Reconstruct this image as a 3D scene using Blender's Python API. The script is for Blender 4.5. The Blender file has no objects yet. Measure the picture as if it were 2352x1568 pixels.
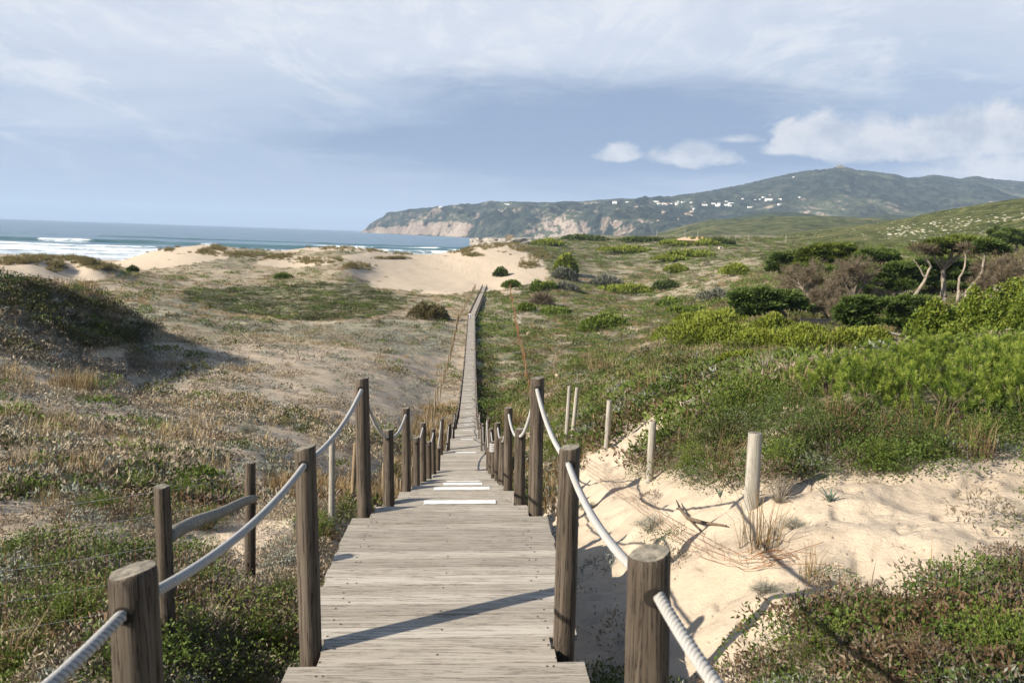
import bpy, bmesh, math, random
import numpy as np
from mathutils import Vector, Matrix, Quaternion
from mathutils.bvhtree import BVHTree

R = math.radians
scene = bpy.context.scene
COL = scene.collection
rng = np.random.default_rng(7)
random.seed(7)

# ------------------------------------------------------------------ camera
PW, PH, PF = 2352.0, 1568.0, 1829.0
ROLL = math.atan(0.0348)
PITCH = math.atan((784 - 537.5) / PF)
CR, SR, CP, SP = math.cos(ROLL), math.sin(ROLL), math.cos(PITCH), math.sin(PITCH)

def ray(px, py):
    """direction of a photo pixel, scaled so that its forward (y) part is 1"""
    dx, dy = px - PW / 2, py - PH / 2
    u = dx * CR + dy * SR
    v = -dx * SR + dy * CR
    X, Y, Z = u / PF, CP - (v / PF) * SP, -SP - (v / PF) * CP
    return np.array([X / Y, 1.0, Z / Y])

def at(px, py, Y):
    return ray(px, py) * Y

def project(P):
    P = np.asarray(P, float)
    x, y, z = P[..., 0], P[..., 1], P[..., 2]
    f = y * CP - z * SP
    w = y * SP + z * CP
    f = np.where(f < 0.05, 0.05, f)
    u, v = x / f * PF, -w / f * PF
    return u * CR - v * SR + PW / 2, u * SR + v * CR + PH / 2

cam_d = bpy.data.cameras.new('camera')
cam = bpy.data.objects.new('camera', cam_d)
COL.objects.link(cam)
r0, u0, f0 = Vector((1, 0, 0)), Vector((0, SP, CP)), Vector((0, CP, -SP))
cr = r0 * CR + u0 * SR
cu = u0 * CR - r0 * SR
M = Matrix.Identity(4)
for i in range(3):
    M[i][0], M[i][1], M[i][2] = cr[i], cu[i], -f0[i]
cam.matrix_world = M
cam_d.sensor_width = 36.0
cam_d.lens = PF / PW * 36.0
cam_d.clip_start = 0.05
cam_d.clip_end = 80000
cam_d.dof.use_dof = True
cam_d.dof.focus_distance = 14.0
cam_d.dof.aperture_fstop = 5.6
scene.camera = cam

# ------------------------------------------------------------------ numpy noise
def _hash(ix, iy, seed):
    h = (ix.astype(np.int64) * 374761393 + iy.astype(np.int64) * 668265263 + seed * 982451653) & 0xffffffff
    h = ((h ^ (h >> 13)) * 1274126177) & 0xffffffff
    h = h ^ (h >> 16)
    return (h & 0xffffff) / float(0xffffff)

def vnoise(x, y, seed=0):
    x, y = np.asarray(x, float), np.asarray(y, float)
    ix, iy = np.floor(x), np.floor(y)
    fx, fy = x - ix, y - iy
    fx = fx * fx * fx * (fx * (fx * 6 - 15) + 10)
    fy = fy * fy * fy * (fy * (fy * 6 - 15) + 10)
    a, b = _hash(ix, iy, seed), _hash(ix + 1, iy, seed)
    c, d = _hash(ix, iy + 1, seed), _hash(ix + 1, iy + 1, seed)
    return (a * (1 - fx) + b * fx) * (1 - fy) + (c * (1 - fx) + d * fx) * fy

def fbm(x, y, seed=0, octv=4, gain=0.5, ridged=False):
    s, amp, tot = 0.0, 1.0, 0.0
    ca, sa = math.cos(0.6), math.sin(0.6)
    for o in range(octv):
        n = vnoise(x, y, seed + o * 17)
        if ridged:
            n = 1 - abs(2 * n - 1)
        s = s + n * amp
        tot += amp
        amp *= gain
        x, y = (x * ca - y * sa) * 2.03 + 3.1, (x * sa + y * ca) * 2.03 - 1.7
    return s / tot            # 0..1, mean .5

def sstep(a, b, x):
    t = np.clip((np.asarray(x, float) - a) / (b - a), 0, 1)
    return t * t * (3 - 2 * t)

def inpoly(px, py, poly):
    px, py = np.asarray(px), np.asarray(py)
    r = np.zeros(px.shape, bool)
    n = len(poly)
    for i in range(n):
        x1, y1 = poly[i]
        x2, y2 = poly[(i + 1) % n]
        if y1 == y2:
            continue
        c = (y1 > py) != (y2 > py)
        xs = (x2 - x1) * (py - y1) / (y2 - y1) + x1
        r ^= c & (px < xs)
    return r

# ------------------------------------------------------------------ object helpers
def mesh_np(name, V, Fc, mats, attrs=None, smooth=False, matidx=None, parent=None, link=True):
    """V (n,3); Fc (m,3) or (m,4) int array"""
    V = np.ascontiguousarray(V, dtype=np.float32)
    Fc = np.ascontiguousarray(Fc, dtype=np.int32)
    k = Fc.shape[1]
    me = bpy.data.meshes.new(name)
    me.vertices.add(len(V)); me.vertices.foreach_set('co', V.ravel())
    me.loops.add(Fc.size); me.loops.foreach_set('vertex_index', Fc.ravel())
    me.polygons.add(len(Fc))
    me.polygons.foreach_set('loop_start', np.arange(0, Fc.size, k, dtype=np.int32))
    me.polygons.foreach_set('loop_total', np.full(len(Fc), k, dtype=np.int32))
    if matidx is not None:
        me.polygons.foreach_set('material_index', np.asarray(matidx, dtype=np.int32))
    me.polygons.foreach_set('use_smooth', np.full(len(Fc), smooth, dtype=bool))
    for an, av in (attrs or {}).items():
        a = me.attributes.new(an, 'FLOAT', 'POINT')
        a.data.foreach_set('value', np.ascontiguousarray(av, dtype=np.float32))
    me.update(calc_edges=True)
    for m in (mats if isinstance(mats, (list, tuple)) else [mats]):
        me.materials.append(m)
    o = bpy.data.objects.new(name, me)
    if link:
        COL.objects.link(o)
    if parent is not None:
        o.parent = parent
    return o

def bm_obj(name, bm, mats, parent=None, smooth=False):
    me = bpy.data.meshes.new(name)
    bm.to_mesh(me); bm.free()
    for m in (mats if isinstance(mats, (list, tuple)) else [mats]):
        me.materials.append(m)
    if smooth:
        for p in me.polygons:
            p.use_smooth = True
    o = bpy.data.objects.new(name, me)
    COL.objects.link(o)
    if parent is not None:
        o.parent = parent
    return o

def tag(o, label=None, cat=None, group=None, kind=None):
    if label: o['label'] = label
    if cat: o['category'] = cat
    if group: o['group'] = group
    if kind: o['kind'] = kind
    return o

def empty(name, loc, label, cat, group=None, rotz=0.0):
    o = bpy.data.objects.new(name, None)
    o.empty_display_size = 0.2
    COL.objects.link(o)
    o.location = loc
    o.rotation_euler = (0, 0, rotz)
    return tag(o, label, cat, group)

def copy_tree(o, parent=None):
    c = o.copy(); COL.objects.link(c)
    if parent is not None:
        c.parent = parent
    for ch in list(o.children):
        copy_tree(ch, c)
    return c

class Geo:
    """collects polygons; build() makes one mesh object"""
    def __init__(s):
        s.v, s.f, s.mi = [], [], []
    def add(s, verts, faces, mi=0):
        b = len(s.v)
        s.v += [tuple(map(float, p)) for p in verts]
        s.f += [tuple(i + b for i in f) for f in faces]
        s.mi += [mi] * len(faces)
    def box(s, c, size, mi=0, rot=None):
        hx, hy, hz = size[0] / 2, size[1] / 2, size[2] / 2
        vs = [Vector((x, y, z)) for z in (-hz, hz) for y in (-hy, hy) for x in (-hx, hx)]
        if rot is not None:
            vs = [rot @ p for p in vs]
        vs = [p + Vector(c) for p in vs]
        s.add(vs, [(0, 2, 3, 1), (4, 5, 7, 6), (0, 1, 5, 4), (2, 6, 7, 3), (0, 4, 6, 2), (1, 3, 7, 5)], mi)
    def tube(s, pts, rad, n=8, mi=0, cap=True):
        pts = [Vector(p) for p in pts]
        rads = rad if isinstance(rad, (list, tuple)) else [rad] * len(pts)
        rings = []
        a = None
        for i, p in enumerate(pts):
            t = (pts[min(i + 1, len(pts) - 1)] - pts[max(i - 1, 0)])
            if t.length < 1e-9: t = Vector((0, 0, 1))
            t.normalize()
            if a is None:
                a = t.orthogonal().normalized()
            a = (a - t * a.dot(t)).normalized()
            b = t.cross(a)
            rings.append([p + (a * math.cos(2 * math.pi * k / n) + b * math.sin(2 * math.pi * k / n)) * rads[i] for k in range(n)])
        vs = [q for r in rings for q in r]
        fs = []
        for i in range(len(pts) - 1):
            for k in range(n):
                k2 = (k + 1) % n
                fs.append((i * n + k, i * n + k2, (i + 1) * n + k2, (i + 1) * n + k))
        if cap:
            fs.append(tuple(range(n - 1, -1, -1)))
            fs.append(tuple((len(pts) - 1) * n + k for k in range(n)))
        s.add(vs, fs, mi)
    def build(s, name, mats, parent=None, smooth=False):
        me = bpy.data.meshes.new(name)
        me.from_pydata(s.v, [], s.f)
        for m in (mats if isinstance(mats, (list, tuple)) else [mats]):
            me.materials.append(m)
        me.polygons.foreach_set('material_index', s.mi)
        me.polygons.foreach_set('use_smooth', [smooth] * len(s.f))
        me.update()
        o = bpy.data.objects.new(name, me)
        COL.objects.link(o)
        if parent is not None:
            o.parent = parent
        return o

# ------------------------------------------------------------------ material helpers
class NT:
    def __init__(s, tree):
        s.t = tree; s.n = tree.nodes; s.l = tree.links
    def node(s, typ, **kw):
        n = s.n.new(typ)
        for k, v in kw.items():
            setattr(n, k, v)
        return n
    def link(s, a, b):
        s.l.new(a, b)
    def val(s, sock, v):
        if hasattr(v, 'is_output') or isinstance(v, bpy.types.NodeSocket):
            s.l.new(v, sock)
        else:
            sock.default_value = v
    def math(s, op, a, b=0.0, clamp=False):
        n = s.node('ShaderNodeMath', operation=op, use_clamp=clamp)
        s.val(n.inputs[0], a); s.val(n.inputs[1], b)
        return n.outputs[0]
    def noise(s, vec, scale, detail=4.0, rough=0.55, dist=0.0, dims='3D'):
        n = s.node('ShaderNodeTexNoise', noise_dimensions=dims)
        if vec is not None: s.link(vec, n.inputs['Vector'])
        n.inputs['Scale'].default_value = scale
        n.inputs['Detail'].default_value = detail
        n.inputs['Roughness'].default_value = rough
        n.inputs['Distortion'].default_value = dist
        return n.outputs['Fac']
    def ramp(s, fac, stops, interp='LINEAR'):
        n = s.node('ShaderNodeValToRGB')
        n.color_ramp.interpolation = interp
        e = n.color_ramp.elements
        while len(e) < len(stops): e.new(0.5)
        for i, (p, c) in enumerate(stops):
            e[i].position = p
            e[i].color = (c[0], c[1], c[2], 1) if not isinstance(c, (int, float)) else (c, c, c, 1)
        s.val(n.inputs['Fac'], fac)
        return n.outputs['Color']
    def mix(s, fac, a, b, blend='MIX'):
        n = s.node('ShaderNodeMix', data_type='RGBA', blend_type=blend)
        s.val(n.inputs[0], fac)
        for sock, v in ((n.inputs[6], a), (n.inputs[7], b)):
            if isinstance(v, (tuple, list)): sock.default_value = (v[0], v[1], v[2], 1)
            else: s.link(v, sock)
        return n.outputs[2]
    def attr(s, name):
        n = s.node('ShaderNodeAttribute'); n.attribute_name = name
        return n.outputs['Fac']
    def coord(s, which='Object'):
        return s.node('ShaderNodeTexCoord').outputs[which]
    def mapping(s, vec, scale=(1, 1, 1), loc=(0, 0, 0), rot=(0, 0, 0)):
        n = s.node('ShaderNodeMapping')
        s.link(vec, n.inputs['Vector'])
        n.inputs['Scale'].default_value = scale
        n.inputs['Location'].default_value = loc
        n.inputs['Rotation'].default_value = rot
        return n.outputs['Vector']
    def bump(s, h, strength=0.5, dist=0.05):
        n = s.node('ShaderNodeBump')
        n.inputs['Strength'].default_value = strength
        n.inputs['Distance'].default_value = dist
        s.link(h, n.inputs['Height'])
        return n.outputs['Normal']

def material(name):
    m = bpy.data.materials.new(name)
    m.use_nodes = True
    t = NT(m.node_tree)
    t.n.clear()
    out = t.node('ShaderNodeOutputMaterial')
    return m, t, out

def principled(t, out, color, rough=0.8, normal=None, spec=0.3, metal=0.0):
    p = t.node('ShaderNodeBsdfPrincipled')
    if isinstance(color, (tuple, list)): p.inputs['Base Color'].default_value = (color[0], color[1], color[2], 1)
    else: t.link(color, p.inputs['Base Color'])
    t.val(p.inputs['Roughness'], rough)
    p.inputs['Specular IOR Level'].default_value = spec
    p.inputs['Metallic'].default_value = metal
    if normal is not None: t.link(normal, p.inputs['Normal'])
    t.link(p.outputs[0], out.inputs['Surface'])
    return p

def simple_mat(name, c, rough=0.8, var=0.25, scale=8.0, spec=0.3, metal=0.0):
    m, t, out = material(name)
    v = t.noise(t.coord(), scale, 5, 0.6)
    col = t.ramp(v, [(0.25, [x * (1 - var) for x in c]), (0.75, [min(1, x * (1 + var)) for x in c])])
    principled(t, out, col, rough, t.bump(v, 0.2, 0.02), spec, metal)
    return m

def leaf_mat(name, stops, transl=0.25, rough=0.6, spec=0.25, tip=None):
    """foliage: colour follows the per-leaf 'tint' attribute"""
    m, t, out = material(name)
    n = len(stops)
    col = t.ramp(t.attr('tint'), [(i / (n - 1.0), c) for i, c in enumerate(stops)])
    p = principled(t, out, col, rough, None, spec)
    tr = t.node('ShaderNodeBsdfTranslucent')
    t.link(col, tr.inputs['Color'])
    ms = t.node('ShaderNodeMixShader')
    ms.inputs[0].default_value = transl
    t.link(p.outputs[0], ms.inputs[1]); t.link(tr.outputs[0], ms.inputs[2])
    t.link(ms.outputs[0], out.inputs['Surface'])
    return m
# ------------------------------------------------------------------ light, sky, air
SUN_EL = R(28.5)
SUN_TO = Vector((-0.891 * math.cos(SUN_EL), -0.454 * math.cos(SUN_EL), math.sin(SUN_EL)))
sd = bpy.data.lights.new('sun', 'SUN')
sd.energy = 5.0; sd.angle = R(0.53); sd.color = (1.0, 0.915, 0.775)
so = bpy.data.objects.new('sun', sd); COL.objects.link(so)
so.rotation_euler = (-SUN_TO).to_track_quat('-Z', 'Y').to_euler()

world = bpy.data.worlds.new('World'); scene.world = world
world.use_nodes = True
t = NT(world.node_tree); t.n.clear()
wout = t.node('ShaderNodeOutputWorld')
sky = t.node('ShaderNodeTexSky', sky_type='NISHITA')
sky.sun_disc = False; sky.sun_elevation = SUN_EL; sky.sun_rotation = R(243)
sky.air_density = 1.0; sky.dust_density = 0.6; sky.altitude = 30
bg1 = t.node('ShaderNodeBackground'); bg1.inputs[1].default_value = 0.085
t.link(sky.outputs[0], bg1.inputs[0])
dirv = t.coord('Generated')
sep = t.node('ShaderNodeSeparateXYZ'); t.link(dirv, sep.inputs[0])
dx, dy, dz = sep.outputs
den = t.math('ADD', t.math('MAXIMUM', dz, 0.0), 0.11)
cmb = t.node('ShaderNodeCombineXYZ')
t.link(t.math('DIVIDE', dx, den), cmb.inputs[0]); t.link(t.math('DIVIDE', dy, den), cmb.inputs[1])
flat = cmb.outputs[0]
azx = t.math('DIVIDE', dx, t.math('MAXIMUM', dy, 0.05))          # tangent of the azimuth
# altitude bands, wavering with the cloud sheet
wv = t.noise(t.mapping(flat, (0.6, 1.0, 1), (2.2, .4, 0)), 0.62, 8, 0.58, 0.7)
fine = t.noise(t.mapping(flat, (0.7, 1.0, 1), (3, 1, 0), (0, 0, 0.45)), 1.7, 12, 0.62, 0.7)
zz = t.math('ADD', dz, t.math('MULTIPLY', t.math('SUBTRACT', wv, 0.5), 0.26))
zz = t.math('ADD', zz, t.math('MULTIPLY', t.math('SUBTRACT', fine, 0.5), 0.13))
zz = t.math('ADD', zz, t.math('MULTIPLY', azx, -0.075))
sheet = t.ramp(zz, [(0.0, (.440, .520, .675)), (0.06, (.410, .505, .680)), (0.12, (.435, .535, .705)), (0.17, (.560, .640, .780)), (0.23, (.72, .77, .87)), (0.33, (.83, .86, .92))])
# broken bright streaks high up, combed towards the upper left
hi = t.ramp(zz, [(0.09, 0.0), (0.20, 1.0)])
comb = t.noise(t.mapping(flat, (1.5, 0.7, 1), (9, 4, 0), (0, 0, 0.75)), 1.5, 12, 0.66, 0.8)
comb2 = t.noise(t.mapping(flat, (1.2, 0.9, 1), (2, 7, 0), (0, 0, 0.5)), 5.0, 10, 0.7, 0.6)
cm = t.math('ADD', t.math('MULTIPLY', comb, 0.7), t.math('MULTIPLY', comb2, 0.3))
sheet = t.mix(t.math('MULTIPLY', hi, t.ramp(cm, [(0.40, 0.70), (0.53, 0.0)])), sheet, (.600, .665, .800))
sheet = t.mix(t.math('MULTIPLY', hi, t.ramp(cm, [(0.50, 0.0), (0.68, 0.85)])), sheet, (.95, .95, .94))
lowst = t.ramp(cm, [(0.50, 0.0), (0.64, 0.28)])
sheet = t.mix(lowst, sheet, (.72, .77, .87))
# a darker blue grey bank of cloud across the middle
bx = t.math('DIVIDE', t.math('SUBTRACT', azx, 0.10), 0.52)
bz = t.math('DIVIDE', t.math('SUBTRACT', dz, 0.118), 0.085)
bd = t.math('SUBTRACT', 1.0, t.math('SQRT', t.math('ADD', t.math('MULTIPLY', bx, bx), t.math('MULTIPLY', bz, bz))))
bd = t.math('ADD', bd, t.math('MULTIPLY', t.math('SUBTRACT', wv, 0.5), 1.5))
bd = t.math('ADD', bd, t.math('MULTIPLY', t.math('SUBTRACT', fine, 0.5), 1.0))
dark = t.ramp(bd, [(0.0, 0.0), (0.62, 1.0)], 'EASE')
sheet = t.mix(t.math('MULTIPLY', dark, 0.95), sheet, (.265, .365, .550))
# pale band of humid air on the horizon, strongest over the open sea
hz = t.ramp(dz, [(0.0, 1.0), (0.10, 0.0)], 'EASE')
hz = t.math('MULTIPLY', hz, t.ramp(azx, [(0.0, 0.85), (0.35, 0.25)]))
sheet = t.mix(hz, sheet, (.455, .530, .680))
# cumulus banks low on the right: soft ellipses (tan az, z) with ragged edges
rag = t.node('ShaderNodeCombineXYZ')
t.link(azx, rag.inputs[0]); t.link(dz, rag.inputs[1])
n1 = t.noise(t.mapping(rag.outputs[0], (1, 1.5, 1)), 22, 8, 0.62, 0.5)
def px_dir(px, py):
    r = ray(px, py); L = math.sqrt((r ** 2).sum())
    return r[0], r[2] / L
def puff(px, py, wpx, hpx, soft):
    a, z = px_dir(px, py)
    w, h = wpx / PF, hpx / PF
    ex = t.math('DIVIDE', t.math('SUBTRACT', azx, a), w)
    ez = t.math('DIVIDE', t.math('SUBTRACT', dz, z), h)
    ez = t.math('MULTIPLY', ez, t.math('ADD', 1.0, t.math('MULTIPLY', t.math('LESS_THAN', ez, 0.0), 0.9)))   # flat underside
    d = t.math('SQRT', t.math('ADD', t.math('MULTIPLY', ex, ex), t.math('MULTIPLY', ez, ez)))
    f = t.math('ADD', t.math('SUBTRACT', 1.0, d), t.math('MULTIPLY', t.math('SUBTRACT', n1, 0.5), 1.5))
    return t.math('MULTIPLY', f, 1.0 / soft, True)
pf = None
for a in [(1422, 356, 62, 36, .30), (1595, 364, 112, 42, .42), (1690, 322, 66, 15, .8), (1885, 328, 132, 68, .25), (2010, 338, 165, 66, .35),
          (2130, 332, 150, 62, .3), (2290, 318, 185, 74, .28), (2330, 396, 230, 46, .45), (2180, 398, 160, 18, .8), (2480, 320, 180, 70, .5), (1790, 348, 60, 26, .6)]:
    p = puff(*a)
    pf = p if pf is None else t.math('MAXIMUM', pf, p)
n2 = t.noise(t.mapping(rag.outputs[0], (1, 1.8, 1), (1, 1, 0)), 11, 8, 0.62)
pcol = t.mix(t.ramp(n2, [(0.40, 0.0), (0.58, 1.0)]), (.52, .575, .68), (.77, .78, .82))
sheet = t.mix(t.math('MULTIPLY', pf, 0.95), sheet, pcol)
bg2 = t.node('ShaderNodeBackground'); bg2.inputs[1].default_value = 0.515
t.link(sheet, bg2.inputs[0])
cover = t.ramp(dz, [(0.36, 1.0), (0.62, 0.0)], 'EASE')              # the sheet is thinned overhead, out of view, to lower ambient light ...
cover = t.math('MULTIPLY', cover, t.ramp(dy, [(0.0, 0.0), (0.35, 1.0)]))   # ... and likewise behind the camera, where the sun stands
mx = t.node('ShaderNodeMixShader')
t.link(cover, mx.inputs[0]); t.link(bg1.outputs[0], mx.inputs[1]); t.link(bg2.outputs[0], mx.inputs[2])
t.link(mx.outputs[0], wout.inputs['Surface'])

scene.view_settings.view_transform = 'Standard'
scene.view_settings.look = 'None'
scene.view_settings.exposure = 0.97
scene.view_settings.gamma = 1.0
scene.view_settings.use_curve_mapping = False
scene.cycles.use_denoising = True
scene.cycles.max_bounces = 5
scene.cycles.diffuse_bounces = 2
scene.cycles.glossy_bounces = 2
scene.cycles.transmission_bounces = 2
scene.cycles.volume_bounces = 0
scene.cycles.transparent_max_bounces = 4
scene.cycles.caustics_reflective = False
scene.cycles.caustics_refractive = False
scene.cycles.use_adaptive_sampling = True
scene.cycles.adaptive_threshold = 0.02

# ------------------------------------------------------------------ the walk's line and levels
ENDS = [(6.67, 2.354), (8.72, 2.985), (11.22, 3.65), (13.25, 4.24), (15.25, 4.84), (17.5, 5.45), (19.8, 6.05), (24.85, 6.95),
        (34.8, 9.15), (45.0, 11.3), (52.6, 12.83), (56.5, 13.5), (60, 14.1), (63.5, 14.5), (67, 14.8), (71, 15.12), (75, 15.4), (79, 15.7), (84, 16.0),
        (90, 16.4), (97, 16.8), (105, 17.15), (117, 17.4), (130, 17.75), (142, 18.0), (156, 18.1), (169, 18.15), (272, 18.1)]
TILT = 0.028
def walk_x(Y):
    return np.where(Y < 169, -0.362 - (Y - 4.3) * 0.0512, -8.79 - (Y - 169) * 0.0104)
_ey = np.array([-3.0, 3.0] + [e[0] for e in ENDS])
_ed = np.array([2.75, 2.85] + [ENDS[i + 1][1] + 0.22 if i + 1 < len(ENDS) else ENDS[i][1] + .05 for i in range(len(ENDS))])
_ed[-3:] = [18.6, 18.55, 18.15]
def under_walk(Y):
    return -np.interp(Y, _ey, _ed) - .42 * sstep(28, 45, Y) * (1 - sstep(200, 250, Y))

# ------------------------------------------------------------------ the land: heights from sight lines at known distances
CTRL = [(-300, 1568, 4.6), (0, 1568, 4.6), (388, 1466, 5.0), (575, 1330, 7.2), (762, 1170, 10.6), (200, 1250, 8), (0, 1250, 8.5), (-300, 1250, 8),
        (0, 1050, 16), (300, 1050, 18.5), (600, 1050, 21.5), (-400, 1050, 14), (0, 900, 29), (300, 900, 47.5), (600, 900, 56), (850, 900, 66), (450, 900, 51.5), (300, 840, 58), (480, 830, 66.5), (700, 860, 69), (200, 860, 46), (380, 780, 77), (-400, 880, 25),
        (600, 800, 88), (300, 800, 67), (900, 800, 108), (0, 630, 60), (120, 660, 62), (250, 710, 66), (330, 752, 70), (0, 760, 48), (150, 800, 52),
        (-300, 610, 60), (600, 720, 175), (330, 700, 150), (600, 650, 250), (900, 720, 178), (350, 640, 230), (870, 660, 255), (300, 617, 280),
        (470, 563, 345), (350, 578, 330), (560, 572, 350), (700, 570, 355), (680, 612, 290), (250, 606, 330), (130, 632, 190), (75, 592, 205), (0, 600, 200),
        (200, 598, 212), (258, 620, 220), (180, 630, 205), (800, 618, 270), (850, 655, 262), (1000, 667, 258), (1114, 660, 272), (1200, 655, 262), (1000, 610, 330), (900, 580, 390),
        (1100, 563, 400), (1050, 575, 390), (960, 586, 400), (800, 571, 380), (1180, 560, 400), (1250, 600, 330), (1350, 640, 300), (1500, 700, 235),
        (1350, 730, 185), (1300, 850, 98), (1450, 800, 110), (1600, 790, 85), (1640, 720, 120), (1640, 790, 80), (1850, 740, 100), (2100, 740, 90),
        (2165, 690, 115), (1900, 650, 160), (1650, 640, 260), (1500, 590, 380), (1300, 580, 420), (1250, 560, 480), (1400, 548, 620), (1600, 562, 420),
        (1800, 565, 420), (2000, 590, 260), (2352, 600, 150), (2352, 560, 350), (2700, 640, 150), (1725, 1165, 7.2), (1492, 1105, 11.6), (1393, 1030, 15.6),
        (1306, 985, 19.5), (2352, 1040, 8.0), (2352, 1300, 5.0), (2700, 1100, 7), (2700, 1500, 4.2), (2000, 1150, 6.7), (2000, 1450, 4.3), (1700, 1450, 4.7),
        (1640, 1415, 5.25), (2100, 960, 9.4), (2352, 900, 10.5), (1450, 900, 42), (1400, 940, 28)]
WCTRL = [(0, 90, -13), (150, 95, -14), (0, 300, -24), (100, 320, -24.5), (250, 430, -25.5), (900, 470, -22), (900, 540, -28), (1050, 470, -19), (1050, 560, -27),
         (470, 430, -22), (700, 430, -22), (0, 520, -26.5), (300, 530, -27), (600, 560, -28), (-300, 520, -27), (-300, 300, -23), (2200, 14, -1.9), (1900, 14, -2.2), (1700, 16, -2.9),
         (1560, 17, -3.45), (2200, 25, -4), (1800, 28, -5.6), (2200, 45, -7), (1800, 45, -8), (1600, 32, -7.0), (2600, 14, -1.5), (2700, 45, -6.5),
         (0, 800, -36), (500, 800, -36), (900, 800, -36), (1080, 760, -34), (-400, 800, -36), (1180, 700, -12), (1250, 800, -4), (1500, 800, 2), (2000, 700, 8), (2500, 700, 16), (2700, 400, 4)]
_p = [at(*c) for c in CTRL]
for px, Y, z in WCTRL:
    _p.append(np.array([ray(px, 600)[0] * Y, Y, z]))
for Y in (4.5, 6, 8, 10.5, 13.5, 17, 21, 26, 32, 39, 47, 56, 67, 80, 95, 115, 140, 165, 200, 235):
    for lat, up in ((-3.4, .3), (3.6, .35)):
        if Y > 24 or lat < 0:
            _p.append(np.array([float(walk_x(Y)) + lat, Y, float(under_walk(Y)) + up * min(1, Y / 20)]))
_p = np.array(_p)
def _key(x, y):
    d = np.sqrt(x * x + y * y)
    return np.stack([np.arctan2(x, y) * 3.2, np.log(np.maximum(d, 0.5))], -1), d
_kc, _dc = _key(_p[:, 0], _p[:, 1])
def _tps(r2):
    return np.where(r2 > 1e-12, 0.5 * r2 * np.log(np.maximum(r2, 1e-12)), 0)
_n = len(_p)
_A = np.zeros((_n + 3, _n + 3))
_A[:_n, :_n] = _tps(((_kc[:, None] - _kc[None]) ** 2).sum(-1)) + np.eye(_n) * 0.0006
_A[:_n, _n] = 1; _A[:_n, _n + 1:] = _kc
_A[_n, :_n] = 1; _A[_n + 1:, :_n] = _kc.T
_w = np.linalg.solve(_A, np.concatenate([_p[:, 2] / _dc, [0, 0, 0]]))

def base_z(x, y):
    shp = np.shape(x)
    x, y = np.ravel(x), np.ravel(y)
    out = np.empty(len(x))
    for i in range(0, len(x), 40000):
        k, d = _key(x[i:i + 40000], y[i:i + 40000])
        r2 = ((k[:, None] - _kc[None]) ** 2).sum(-1)
        out[i:i + 40000] = (_tps(r2) @ _w[:_n] + _w[_n] + k @ _w[_n + 1:]) * d
    return out.reshape(shp)

SAND = [[(788, 590), (870, 572), (960, 580), (1050, 570), (1090, 556), (1170, 556), (1235, 590), (1262, 632), (1230, 650), (1160, 664), (1000, 670), (900, 667), (850, 657), (800, 622)],
        [(245, 607), (330, 575), (420, 558), (520, 555), (575, 566), (552, 588), (475, 601), (400, 619), (300, 619)],
        [(600, 592), (700, 584), (780, 594), (760, 606), (690, 612), (600, 606)], [(610, 566), (720, 562), (850, 566), (820, 578), (640, 574)],
        [(-60, 598), (60, 585), (130, 584), (200, 606), (235, 622), (250, 640), (150, 648), (-60, 628)],
        [(1262, 1190), (1290, 1110), (1340, 1050), (1400, 1015), (1480, 960), (1590, 898), (1570, 950), (1490, 1050), (1470, 1100), (1560, 1118), (1700, 1130), (1900, 1110), (2060, 1095), (2180, 1060), (2270, 1050),
         (2420, 1030), (2440, 1285), (2250, 1340), (2110, 1390), (1960, 1410), (1840, 1450), (1730, 1535), (1640, 1620), (1250, 1600), (1290, 1400)],
        [(180, 1225), (330, 1195), (345, 1240), (240, 1260)], [(400, 1225), (680, 1190), (690, 1230), (560, 1290), (420, 1280)], [(1180, 1160), (1262, 1160), (1300, 1600), (1180, 1600)]]
def sand_mask(px, py, wob=None):
    s = np.zeros(np.shape(px))
    for p in SAND:
        s = np.maximum(s, inpoly(px, py, p))
    return s
DARKP = [(430, 668), (600, 655), (760, 648), (870, 662), (940, 690), (905, 722), (760, 738), (560, 722), (440, 702)]
PALEP = [(260, 700), (440, 690), (560, 730), (750, 745), (900, 730), (1045, 740), (1035, 810), (900, 815), (700, 775), (560, 765), (300, 735)]
CORR = [(1100, 690), (1165, 680), (1200, 760), (1218, 860), (1130, 860), (1100, 800)]
HILLP = [(-80, 640), (0, 632), (120, 660), (250, 708), (340, 752), (330, 790), (200, 800), (60, 720), (-80, 690)]

def wobpx(x, y, px, py, amp=22):
    """pixel position wobbled by world noise, so that region edges are ragged"""
    d = np.sqrt(x * x + y * y)
    s = 60 / np.maximum(d, 3)
    a = amp * np.clip(d / 60, 0.35, 1)
    return px + (fbm(x * s * .35, y * s * .35, 31, 4) - .5) * 2.4 * a, py + (fbm(x * s * .35 + 40, y * s * .35, 57, 4) - .5) * 1.1 * a

def ground_z(x, y, detail=True):
    z = base_z(x, y)
    wx = walk_x(y)
    lat = np.abs(x - wx)
    near = (y < 275) & (y > -5)
    wide = np.clip(3.6 + y * 0.03, 3.6, 7) - 1.5 * (1 - sstep(12, 22, y))
    b = (1 - sstep(1.15, wide, lat)) * near
    b = b * (1 - sstep(255, 275, y))
    z = z * (1 - b) + under_walk(y) * b
    if detail:
        d = np.sqrt(x * x + y * y)
        amp = (1 - 0.75 * b)
        z = z + (fbm(x / 4.2, y / 4.2, 3, 4) - .5) * 0.55 * amp * sstep(6, 30, d)
        z = z + (fbm(x / 0.8, y / 0.8, 11, 3) - .5) * 0.11 * amp * (1 - sstep(50, 90, d))
        z = z + (fbm(x / 19.0, y / 19.0, 23, 4) - .5) * 1.7 * amp * sstep(45, 150, d) * (1 - .6 * sstep(230, 300, d) * (x < 40))
    return z

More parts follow.
